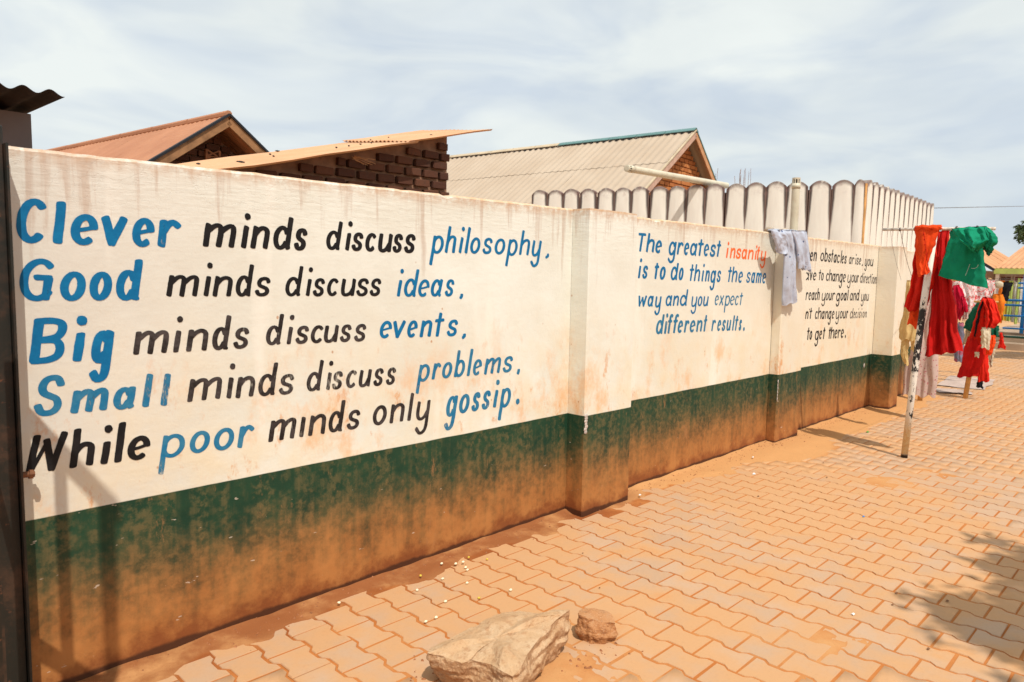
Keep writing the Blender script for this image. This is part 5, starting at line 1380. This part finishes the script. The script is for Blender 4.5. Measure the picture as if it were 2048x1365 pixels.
# --- cloths lying on the paving behind the pole
def ground_cloth(label, cx, cy, sx, sy, mat, seed, rz):
    n_ = 22; vs, fs = [], []
    for j in range(n_+1):
        for i in range(n_+1):
            a, b = (i/n_-0.5)*2*sx, (j/n_-0.5)*2*sy
            k = 1+0.15*nz(math.atan2(b, a), seed, 0, 1.0)
            h = 0.010 + 0.020*max(0, fbm(a*2.2+seed, b*2.2, seed, 3)+0.2)
            x, y = a*k, b*k
            vs.append((cx+x*math.cos(rz)-y*math.sin(rz), cy+x*math.sin(rz)+y*math.cos(rz), h))
    for j in range(n_):
        for i in range(n_): q = j*(n_+1)+i; fs.append((q, q+1, q+n_+2, q+n_+1))
    o = obj('ground_cloth', mesh('ground_cloth', vs, fs, mat, True)); tag(o, label, 'cloth')
ground_cloth('pale pink cloth spread on the paving behind the floral dress', 13.2, -0.30, 0.75, 0.32, C_DUSTP, 3.1, 0.1)
ground_cloth('grey-white rag lying on the paving nearer than the pink cloth', 11.95, -0.40, 0.24, 0.22, C_DUSTP, 5.2, 0.4)
# ================================================================ far right: painted building, playground rail, plinth
M_PWALL = simple('pale_pink_wall', (0.66, 0.56, 0.48), 0.85, 0.08, 1.5, 0.1)
M_LIMEF = simple('yellow_green_fascia', (0.40, 0.46, 0.12), 0.6, 0.12, 2, 0.1)
M_MAROON = simple('maroon_shutter', (0.20, 0.025, 0.020), 0.6, 0.1, 2, 0.1)
M_BRFR = simple('brown_door', (0.16, 0.07, 0.04), 0.6, 0.1, 2, 0.1)
M_CONC2 = simple('worn_concrete', (0.40, 0.29, 0.20), 0.9, 0.12, 3, 0.3)
M_BLUER = simple('blue_painted_rail', (0.015, 0.20, 0.55), 0.4, 0.12, 6, 0.1)
M_ORP = simple('orange_painted_rail', (0.75, 0.33, 0.03), 0.4, 0.1, 6, 0.1)
M_GRR = simple('dark_green_pipe', (0.02, 0.09, 0.07), 0.4, 0.1, 6, 0.1)
ob = empty('orange_roofed_building', (0, 0, 0)); tag(ob, 'long pale building with orange corrugated roof and yellow-green fascia at the far right', 'building')
ez, rz_ = 2.18, 3.86
rdx = Vector((0, -2.48, -(rz_-ez))).normalized(); Lr = math.hypot(2.48, rz_-ez)
for k in range(9):
    corr_sheet('roof_sheet', (38+1.0*k, 6.66, rz_+0.006*(k % 2)), (1, 0, 0), rdx, 1.01, Lr, 0.2, 0.02, M_ORROOF, ob, k, 0.01, 6, 3)
    corr_sheet('roof_sheet', (38+1.0*k, 6.66, rz_+0.006*(k % 2)), (1, 0, 0), (0, 2.48, -(rz_-ez)), 1.01, Lr, 0.2, 0.02, M_ORROOF, ob, k+20, 0.01, 6, 3)
mb = MB(); mb.beam((37.95, 6.66, rz_-0.06), (37.95, 4.16, ez-0.06), 0.05, 0.12); mb.build('verge_trim', M_BLACK, ob)
for k in range(16):
    corr_sheet('roof_sheet', (38.4, 4.2-0.95*k, 2.22+0.004*(k % 2)), (0, -1, 0), (1, 0, 0.20), 0.96, 6.2, 0.2, 0.02, M_ORROOF, ob, k+40, 0.01, 6, 3)
mb = MB(); mb.box((38.2, -12, 1.96), (38.27, 4.22, 2.20)); mb.build('fascia', M_LIMEF, ob)
mb = MB(); mb.box((38.3, 4.6, -0.07), (46.5, 8.8, 2.1)); mb.build('wall', M_PWALL, ob)
mb = MB(); mb.box((40.3, -12, -0.07), (44.5, 4.58, 2.4)); mb.build('front_wall', M_PWALL, ob)
for k, (y, w, m) in enumerate(((4.10, 0.5, M_BRFR), (3.35, 0.9, M_MAROON), (2.45, 0.5, M_MAROON), (1.2, 1.0, M_MAROON), (-1.2, 1.0, M_MAROON))):
    wo = obj('window', (lambda q: (q.box((40.20, y-w/2, 1.05), (40.299, y+w/2, 1.9)), mesh('window', q.v, q.f, M_PWALL))[1])(MB()), ob)
    q = MB(); q.box((40.17, y-w/2+0.06, 1.1), (40.199, y-0.015, 1.85)); q.build('shutter', m, wo)
    q = MB(); q.box((40.17, y+0.015, 1.1), (40.199, y+w/2-0.06, 1.85)); q.build('shutter', m, wo)
for y in (4.1, 2.7, 0.6, -2.2):
    q = MB(); q.box((38.3, y-0.06, -0.07), (38.42, y+0.06, 1.95)); q.build('veranda_post', M_PWALL, ob)

pl = empty('plinth', (20.5, 0, 0)); tag(pl, kind='structure')
def bpart(nm, lo, hi, mat, parent, c=0.01):
    q = MB(); q.box(lo, hi, None, c); return q.build(nm, mat, parent)
bpart('kerb', (0.0, -14, -0.05), (0.35, 0.72, 0.16), M_CONC2, pl)
bpart('kerb', (0.36, -14, -0.05), (0.9, 0.68, 0.30), M_CONC2, pl)
bpart('slab', (0.91, -14, -0.05), (22.0, 1.2, 0.36), M_CONC2, pl, 0)
rl = empty('playground_rail', (21.3, 0, 0.36)); tag(rl, 'blue tubular playground railing on the concrete plinth at the far right', 'railing')
def P_(px, py): return None
for (z, r_) in ((0.11, 0.024), (0.42, 0.024), (0.68, 0.028), (0.80, 0.030)):
    mb = MB(); mb.tube([(0, 0.72, z), (0, -3.6, z)], r_, 8); mb.build('rail', M_BLUER, rl, True)
for y, z1, r_ in ((0.34, 1.42, 0.042), (-0.75, 1.42, 0.042), (-1.9, 1.42, 0.042)):
    mb = MB(); mb.tube([(0.05, y, 0), (0.05, y, z1)], r_, 10); mb.build('post', M_BLUER, rl, True)
mb = MB(); mb.tube([(0.9, 0.44, 0), (0.9, 0.44, 1.10)], 0.03, 8); mb.build('post', M_BLUER, rl, True)
mb = MB(); mb.tube([(0.9, 0.62, 1.10), (0.9, -1.2, 1.10)], 0.026, 8); mb.build('rail', M_BLUER, rl, True)
mb = MB(); mb.tube([(0.9, 0.62, 1.22), (0.9, -1.2, 1.22)], 0.026, 8); mb.build('rail', M_BLUER, rl, True)
mb = MB(); mb.tube([(0.4, 0.34, 0), (0.4, 0.34, 0.62)], 0.03, 8); mb.build('post', M_ORP, rl, True)
mb = MB(); mb.tube([(0.05, 0.30, 1.43), (0.05, -3.4, 1.43)], 0.045, 8); mb.build('top_rail', C_WHT, rl, True)
mb = MB(); mb.tube([(-0.75, 0.70, -0.05), (-0.75, -6, -0.05)], 0.03, 8); mb.build('base_pipe', M_GRR, rl, True)

# colourful clothes hung in the veranda behind the rail
rr = random.Random(31)
stripes = [(1.42, 0.09, C_WHT, 'white'), (1.31, 0.15, C_ORG, 'orange'), (1.20, 0.10, C_YLW, 'yellow'), (1.10, 0.12, C_LIME, 'lime green'), (1.00, 0.10, C_WHT, 'white'), (0.92, 0.07, C_LIME, 'lime green'), (0.85, 0.08, C_WHT, 'white'),
           (0.76, 0.10, C_DRED, 'dark red'), (0.66, 0.12, C_YLW, 'yellow'), (0.5, 0.2, C_WHT, 'white'), (0.2, 0.3, C_ORG, 'orange'), (-0.15, 0.3, C_WHT, 'white'), (-0.5, 0.3, C_RED, 'red')]
nms = ['leftmost white cloth hanging beyond the blue railing', 'orange cloth hanging beyond the blue railing, tallest of the row', 'yellow cloth hanging beyond the blue railing next to the orange one', 'lime green cloth beyond the blue railing, wider one',
       'white cloth between the two lime green cloths beyond the railing', 'narrow lime green cloth beyond the blue railing', 'white cloth right of the narrow lime green cloth', 'dark red cloth hanging beyond the tall blue rail post',
       'yellow cloth right of the dark red cloth beyond the rail', 'white cloth right of the far yellow cloth', 'orange cloth near the right end of the veranda row', 'white cloth near the right end of the veranda row', 'red cloth at the right end of the veranda row']
for (y, w, m, cn), lb in zip(stripes, nms):
    zt = 1.62+rr.uniform(-.12, .1); zb_ = 0.44+rr.uniform(0, 0.12)
    garment('hanging_cloth', lb, 'cloth', 24.2+rr.uniform(-.15, .15), [(y+w*0.42, zt), (y+w*0.5, (zt+zb_)/2), (y+w*0.5, zb_)], [(y-w*0.40, zt), (y-w*0.5, (zt+zb_)/2), (y-w*0.46, zb_)], m, grp='cloths hanging beyond the blue railing', folds=2, amp=0.02, bulge=0.03, seed=int(100+y*50), nu=12, nv=12)
mb = MB(); mb.tube([(24.2, 1.5, 1.70), (24.2, -2.4, 1.70)], 0.006, 5); o = mb.build('washing_line', M_WIRE); tag(o, 'far washing line carrying the colourful cloths beyond the railing', 'washing line')
q = garment('strapped_blouse', 'small black strapped blouse on a hanger above the far clothes bundle', 'top', 14.2,
    [(-0.50, 1.60), (-0.49, 1.45), (-0.47, 1.28)], [(-0.64, 1.60), (-0.60, 1.45), (-0.58, 1.28)], C_BLK, folds=1, amp=0.01, bulge=0.03, seed=71, nu=14, nv=12)
garment('grey_scarf', 'dark looped scarf hanging left of the small black top', 'scarf', 14.0, [(-0.26, 1.58), (-0.27, 1.45), (-0.27, 1.28)], [(-0.42, 1.59), (-0.33, 1.48), (-0.31, 1.28)], C_BLK, folds=1, amp=0.02, bulge=0.03, seed=72, nu=14, nv=12)
garment('orange_cloth', 'orange black-trimmed cloth tucked behind the red jacket', 'cloth', 13.0, [(-0.60, 1.42), (-0.58, 1.30), (-0.62, 1.15)], [(-0.72, 1.42), (-0.76, 1.30), (-0.74, 1.10)], C_ORG, folds=2, amp=0.02, bulge=0.03, seed=73, nu=14, nv=12)
hat = blob('sun_hat', (14.1, -0.46, 1.555), 0.03, 0.062, 0.060, C_CREAM, None, 3, 3, 0.12); tag(hat, 'pale round hat pinned on the line above the far clothes bundle', 'hat')
mb = MB(); mb.tube([(13.6, -0.30, 1.63), (14.1, -0.60, 1.63), (14.5, -1.0, 1.64)], 0.004, 5); o = mb.build('washing_line', M_WIRE); tag(o, 'short line holding the hat and the black top', 'washing line')
for (x, y, h, lb) in ((13.6, -0.42, 1.66, 'thin wooden post at the far end of the washing line behind the patterned sheet'), (14.5, -1.0, 1.66, 'thin wooden post carrying the line with the hat')):
    e = empty('line_post', (x, y, 0)); tag(e, lb, 'post'); mb = MB(); mb.tube([(0, 0, -0.05), (0, 0, h)], 0.024, 8); mb.build('pole', M_WOOD, e, True)
    mb = MB(); mb.tube([(0, 0.02, h-0.03), (0, -0.02, h-0.03)], 0.03, 6); mb.build('line_hook', M_WIRE, e)

# power line
pts = [(16.5, 1.535, 3.066), (18, 1.58, 3.19), (24, 1.76, 3.685), (30, 1.94, 4.18), (45, 2.39, 5.4175)]
mb = MB(); mb.tube(pts, 0.008, 5); o = mb.build('power_line', M_WIRE); tag(o, 'thin overhead cable crossing the sky right of the fluted building', 'cable')
e = empty('utility_pole', (45, 2.39, 0)); tag(e, 'wooden utility pole behind the orange-roofed building carrying the overhead cable', 'utility pole')
mb = MB(); mb.tube([(0, 0, -0.05), (0, 0, 5.5)], 0.07, 8); mb.build('pole', M_WOOD, e, True)
e.location = (45, 2.39, 0)

# ================================================================ trees
def mat_leaf():
    t = NT('tree_leaf'); oi = t.new('ShaderNodeNewGeometry'); r_ = oi.outputs['Random Per Island']
    c = t.mix(r_, (0.028, 0.050, 0.016), (0.085, 0.115, 0.040))
    t.fin(c, 0.6, None, 0.3)
    tl = t.new('ShaderNodeBsdfTranslucent'); t.set(tl.inputs['Color'], c); ms = t.new('ShaderNodeMixShader'); ms.inputs[0].default_value = 0.3
    t.l.new(t.bsdf.outputs[0], ms.inputs[1]); t.l.new(tl.outputs[0], ms.inputs[2]); t.l.new(ms.outputs[0], t.out.inputs[0])
    return t.m
M_LEAF = mat_leaf(); M_BARK = simple('grey_brown_bark', (0.14, 0.10, 0.07), 0.9, 0.25, 12, 0.6)
def tree(label, base, clumps, leaf, nleaf, seed, drop=0.5, trunk_r=0.13):
    rr = random.Random(seed)
    e = empty('tree', base); tag(e, label, 'tree')
    B = Vector(base)
    c0 = sum((Vector(c[:3]) for c in clumps), Vector())/len(clumps)-B
    fork = Vector((c0.x*0.25, c0.y*0.25, c0.z*0.45))
    mb = MB(); mb.tube([(0, 0, -0.05), tuple(fork*0.5), tuple(fork)], [trunk_r, trunk_r*0.85, trunk_r*0.7], 10); mb.build('trunk', M_BARK, e, True)
    for c in clumps:
        q = Vector(c[:3])-B; m = fork.lerp(q, 0.5)+Vector((rr.uniform(-.2, .2), rr.uniform(-.2, .2), 0.15))
        mb = MB(); mb.tube([fork, m, q], [trunk_r*0.55, trunk_r*0.3, trunk_r*0.1], 7); mb.build('branch', M_BARK, e, True)
    V, F = [], []
    tot = sum(c[3]**2 for c in clumps)
    for c in clumps:
        C = Vector(c[:3])-B; n_ = int(nleaf*c[3]**2/tot)
        sub = [C+Vector((rr.gauss(0, .45), rr.gauss(0, .45), rr.gauss(0, .38)))*c[3] for _ in range(26)]
        for _ in range(n_):
            s = sub[rr.randrange(len(sub))]
            p = s+Vector((rr.gauss(0, 1), rr.gauss(0, 1), rr.gauss(0, 0.8)))*c[3]*0.13
            d = Vector((rr.gauss(0, 1), rr.gauss(0, 1), rr.gauss(0, 0.6)-drop)).normalized(); s_ = d.cross(Vector((rr.gauss(0, 1), rr.gauss(0, 1), rr.gauss(0, 1)))).normalized()
            L = leaf*rr.uniform(0.7, 1.3); w = L*0.20
            k = len(V); V += [p, p+d*L*0.5+s_*w, p+d*L, p+d*L*0.5-s_*w]; F.append((k, k+1, k+2, k+3))
    o = obj('crown', mesh('crown', V, F, M_LEAF), e)
    return e
tree('leafy tree whose drooping crown reaches in at the right edge above the orange roof', (18.2, -1.6, 0),
     [(17.6, -0.75, 2.72, 0.36), (17.25, -0.32, 2.58, 0.26), (18.0, -1.3, 2.85, 0.6), (18.4, -2.2, 3.0, 0.9), (17.35, -0.5, 2.38, 0.22), (17.5, -0.42, 2.70, 0.22)], 0.075, 26000, 5, 1.0)
tree('spreading tree standing off to the right of the yard, shading the nearest paving', (3.9, -6.6, 0),
     [(2.62, -5.22, 4.1, 0.40), (3.1, -5.42, 4.3, 0.52), (2.5, -5.55, 4.2, 0.55), (3.0, -6.0, 4.6, 0.9), (2.15, -5.5, 4.2, 0.30), (3.65, -5.1, 4.4, 0.45)], 0.15, 10500, 8, 0.3)

# ================================================================ rocks
def mat_rock(name, c1, c2, c3):
    t = NT(name); p = t.pos(); nrm = t.new('ShaderNodeNewGeometry'); nzv = t.sep(nrm.outputs['Normal'])[2]
    n = t.noise(p, 9, 7, 0.65); n2 = t.noise(t.map(p, (1, 1, 2.6), (0, 0, 0), (0.5, 0.3, 0.2)), 26, 6, 0.7)
    c = t.mix(t.ss(n, 0.3, 0.7), c1, c2)
    c = t.mix(t.math('MULTIPLY', t.ss(n2, 0.5, 0.66), 0.55), c, c3)
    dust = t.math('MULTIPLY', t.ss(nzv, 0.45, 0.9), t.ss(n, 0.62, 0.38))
    side = t.ss(nzv, 0.55, 0.15)  # steep faces mixed to darker browns by the surface normal
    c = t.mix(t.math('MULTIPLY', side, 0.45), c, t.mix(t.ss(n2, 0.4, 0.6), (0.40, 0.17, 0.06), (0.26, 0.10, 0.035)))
    gr = t.noise(p, 120, 4, 0.8)
    c = t.mix(t.math('MULTIPLY', t.ss(gr, 0.56, 0.66), 0.35), c, (0.66, 0.52, 0.38))
    c = t.mix(t.math('MULTIPLY', t.ss(gr, 0.44, 0.34), 0.35), c, (0.20, 0.09, 0.04))
    c = t.mix(t.math('MULTIPLY', dust, 0.4), c, (0.56, 0.36, 0.20))
    return t.fin(c, 0.85, t.bump(t.math('ADD', t.math('ADD', n2, t.math('MULTIPLY', n, 2.0)), t.math('MULTIPLY', gr, 0.8)), 0.9, 0.008), 0.2)
M_ROCK = mat_rock('dusty_sandstone', (0.55, 0.325, 0.165), (0.62, 0.43, 0.26), (0.36, 0.15, 0.055))
M_ROCK2 = mat_rock('reddish_stone', (0.42, 0.17, 0.062), (0.50, 0.24, 0.10), (0.24, 0.08, 0.028))
def slab_rock(name, label, top, topz, bot, mat, disp, seed, sub=5, grain=9.0):
    bm = bmesh.new()
    vs = [bm.verts.new((x, y, z)) for (x, y), z in zip(top, topz)] + [bm.verts.new((x, y, -0.02)) for x, y in bot]
    n_ = len(top); 
    cx = sum(p[0] for p in top)/n_; cy = sum(p[1] for p in top)/n_; cz = sum(topz)/n_
    c = bm.verts.new((cx, cy, cz)); cb = bm.verts.new((cx, cy, -0.02))
    for i in range(n_):
        j = (i+1) % n_
        bm.faces.new((vs[i], vs[j], c)); bm.faces.new((vs[i+n_], vs[j+n_], vs[j], vs[i])); bm.faces.new((vs[j+n_], vs[i+n_], cb))
    bmesh.ops.recalc_face_normals(bm, faces=bm.faces)
    bmesh.ops.subdivide_edges(bm, edges=bm.edges, cuts=1, use_grid_fill=True, smooth=0.35)
    bmesh.ops.triangulate(bm, faces=bm.faces)
    for _ in range(sub-2):
        bmesh.ops.subdivide_edges(bm, edges=[e for e in bm.edges if e.calc_length() > 0.0075], cuts=1)
        bmesh.ops.triangulate(bm, faces=bm.faces)
    bm.normal_update()
    for v in bm.verts:
        q = v.co*grain; nn = v.normal
        up_ = max(0, nn.z)
        k = disp*(1-0.75*up_)
        # layered, chipped sides
        lay = noise.noise(Vector((v.co.x*7+seed, v.co.y*7, v.co.z*42)))
        d = noise.fractal(q+Vector((seed, 0, 0)), 0.9, 2.1, 5)*1.0 + 0.8*lay*(1-up_) + 0.5*abs(noise.noise(q*0.6))
        v.co = v.co + nn*k*d
    me_ = bpy.data.meshes.new(name); bm.to_mesh(me_); bm.free(); me_.materials.append(mat)
    o = obj(name, me_); tag(o, label, 'rock'); return o
top = [(1.700, -0.985), (1.760, -0.940), (1.88, -0.925), (2.026, -0.925), (2.13, -0.915), (2.215, -0.975), (2.255, -1.07), (2.335, -1.165), (2.22, -1.185), (2.117, -1.214), (1.955, -1.275), (1.80, -1.345), (1.815, -1.22), (1.795, -1.13), (1.755, -1.125), (1.735, -1.05)]
tz = [0.140, 0.125, 0.12, 0.12, 0.125, 0.135, 0.145, 0.165, 0.165, 0.16, 0.158, 0.155, 0.145, 0.135, 0.135, 0.135]
bot = [(1.795, -0.955), (1.84, -0.93), (1.90, -0.92), (2.04, -0.93), (2.15, -0.95), (2.22, -0.99), (2.25, -1.06), (2.285, -1.135), (2.20, -1.165), (2.12, -1.185), (2.00, -1.235), (1.87, -1.27), (1.835, -1.19), (1.82, -1.12), (1.80, -1.06), (1.79, -1.00)]
slab_rock('large_rock', 'large pale sandstone slab lying on the paving at the bottom of the yard', top, tz, bot, M_ROCK, 0.016, 1.3, 7, 11.0)
top = [(2.425, -1.150), (2.455, -1.120), (2.50, -1.125), (2.545, -1.17), (2.555, -1.225), (2.53, -1.265), (2.475, -1.225), (2.445, -1.195)]
tz = [0.105, 0.105, 0.105, 0.10, 0.095, 0.075, 0.085, 0.10]
bot = [(2.43, -1.165), (2.455, -1.14), (2.495, -1.14), (2.53, -1.18), (2.54, -1.225), (2.525, -1.262), (2.468, -1.262), (2.428, -1.21)]
slab_rock('small_rock', 'small reddish broken stone lying just right of the large slab', top, tz, bot, M_ROCK2, 0.013, 4.1, 7, 19.0)

# ================================================================ litter
M_KERN = simple('white_kernel', (0.80, 0.72, 0.50), 0.5, 0.1, 60, 0.1); M_KERN2 = simple('yellow_kernel', (0.62, 0.45, 0.06), 0.5, 0.1, 60, 0.1)
M_LEAFB = simple('dry_brown_leaf', (0.20, 0.09, 0.04), 0.8, 0.2, 60, 0.1); M_LEAFG = simple('green_leaf_scrap', (0.06, 0.22, 0.03), 0.6, 0.1, 60, 0.1)
M_PEB = simple('orange_pebble', (0.30, 0.12, 0.05), 0.9, 0.3, 60, 0.2)
kp = [(2.494, -0.103), (2.55, -0.156), (2.594, -0.166), (2.569, -0.215), (2.553, -0.247), (2.382, -0.243), (2.443, -0.365), (2.202, -0.258), (2.224, -0.451), (2.086, -0.546), (2.026, -0.545), (2.546, -0.578), (1.834, -0.126)]
for k, (x, y) in enumerate(kp):
    o = blob('kernel', (x, y-0.03, 0.016 if y > -0.2 else 0.007), 0.0105, 0.008, 0.0065, M_KERN, None, k, 1, 0.35)
    tag(o, 'white maize kernel scattered on the paving near the foot of the wall', 'kernel', 'white kernels scattered by the wall foot')
for k, (x, y) in enumerate([(2.312, -0.148), (2.662, -0.137), (2.732, -0.212), (2.368, -0.535)]):
    o = blob('seed', (x, y-0.03, 0.015 if y > -0.2 else 0.006), 0.009, 0.007, 0.006, M_KERN2, None, k+30, 1, 0.35)
    tag(o, 'yellow seed lying among the white kernels near the foot of the wall', 'seed', 'yellow seeds scattered by the wall foot')
rr = random.Random(12)
def scrap(nm, lb, cat, x, y, s, mat, grp=None):
    a = rr.uniform(0, 6.28); V = []; h = 0.004 if y < -0.35 else 0.02
    for k in range(7):
        th = 2*math.pi*k/7; r_ = s*rr.uniform(0.7, 1.1)*(1 if k % 2 else 0.8); V.append((x+r_*math.cos(th+a), y+0.6*r_*math.sin(th+a), h+s*0.3*rr.random()))
    V.append((x, y, h+s*0.5)); n_ = 7
    F = [(i, (i+1) % n_, n_) for i in range(n_)]
    V += [(a_, b_, c_-0.0015) for a_, b_, c_ in V[:8]]; F += [(i+8, 15, (i+1) % n_+8) for i in range(n_)] + [(i, i+8, (i+1) % n_+8, (i+1) % n_) for i in range(n_)]
    o = obj(nm, mesh(nm, V, F, mat)); tag(o, lb, cat, grp)
scrap('leaf_scrap', 'small green leaf lying on the paving in front of the third wall panel', 'leaf', 8.0, -0.52, 0.028, M_LEAFG)
scrap('white_scrap', 'white paper scrap on the paving in front of the second wall panel', 'scrap', 3.55, -1.92, 0.016, C_WHT)
scrap('white_scrap', 'white scrap lying at the right foot of the first pillar', 'scrap', 4.33, -0.17, 0.017, C_WHT)
scrap('blue_scrap', 'tiny blue scrap on the paving beyond the first pillar', 'scrap', 5.1, -1.45, 0.014, M_BLUER)
scrap('white_scrap', 'thin white scrap on the dusty paving before the second pillar', 'scrap', 5.55, -0.45, 0.024, C_WHT)
scrap('white_scrap', 'white scrap touching the wall foot before the second pillar', 'scrap', 6.0, -0.22, 0.018, C_WHT)
for (x, y, s) in ((3.96, -1.99, 0.014), (3.80, -2.02, 0.010), (4.05, -2.20, 0.014), (3.45, -2.27, 0.012), (4.6, -1.55, 0.010), (5.9, -0.9, 0.014), (6.35, -0.7, 0.012), (2.9, -0.9, 0.007), (3.2, -0.55, 0.008), (5.0, -0.75, 0.012), (6.9, -0.42, 0.014), (7.9, -0.75, 0.016)):
    scrap('dry_leaf', 'small dark dry leaf crumb lying on the paving', 'dry leaf', x, y, s, M_LEAFB, 'dry leaf crumbs on the paving')
# pebbles and crumbs of earth along the wall foot
V, F = [], []
for k in range(900):
    x = rr.uniform(0.9, 9.4); y = -abs(rr.gauss(0.06, 0.09))-0.02; s = rr.choice([0.002, 0.003, 0.004, 0.006])*rr.uniform(.7, 1.4)
    if k > 760: x, y = rr.gauss(6.65, 0.12), -abs(rr.gauss(0.10, 0.06))
    if k > 820: x, y = rr.choice([(1.72, -1.22), (2.36, -1.24), (2.45, -1.30), (1.80, -0.90), (2.2, -1.3)]); x += rr.gauss(0, 0.07); y += rr.gauss(0, 0.06)
    h = dirt_h(x, y)
    if y < -0.3: h = max(h, 0.0)
    n0 = len(V)
    for d in ((1, 0, 0), (0, 1, 0), (-1, 0, 0), (0, -1, 0), (0, 0, 1)): V.append((x+d[0]*s*rr.uniform(.7, 1.3), y+d[1]*s*rr.uniform(.7, 1.3), h+d[2]*s))
    F += [(n0, n0+1, n0+4), (n0+1, n0+2, n0+4), (n0+2, n0+3, n0+4), (n0+3, n0, n0+4)]
o = obj('gravel', mesh('gravel', V, F, M_PEB)); tag(o, 'loose crumbs of orange earth and grit along the wall foot', 'gravel', None, 'stuff')
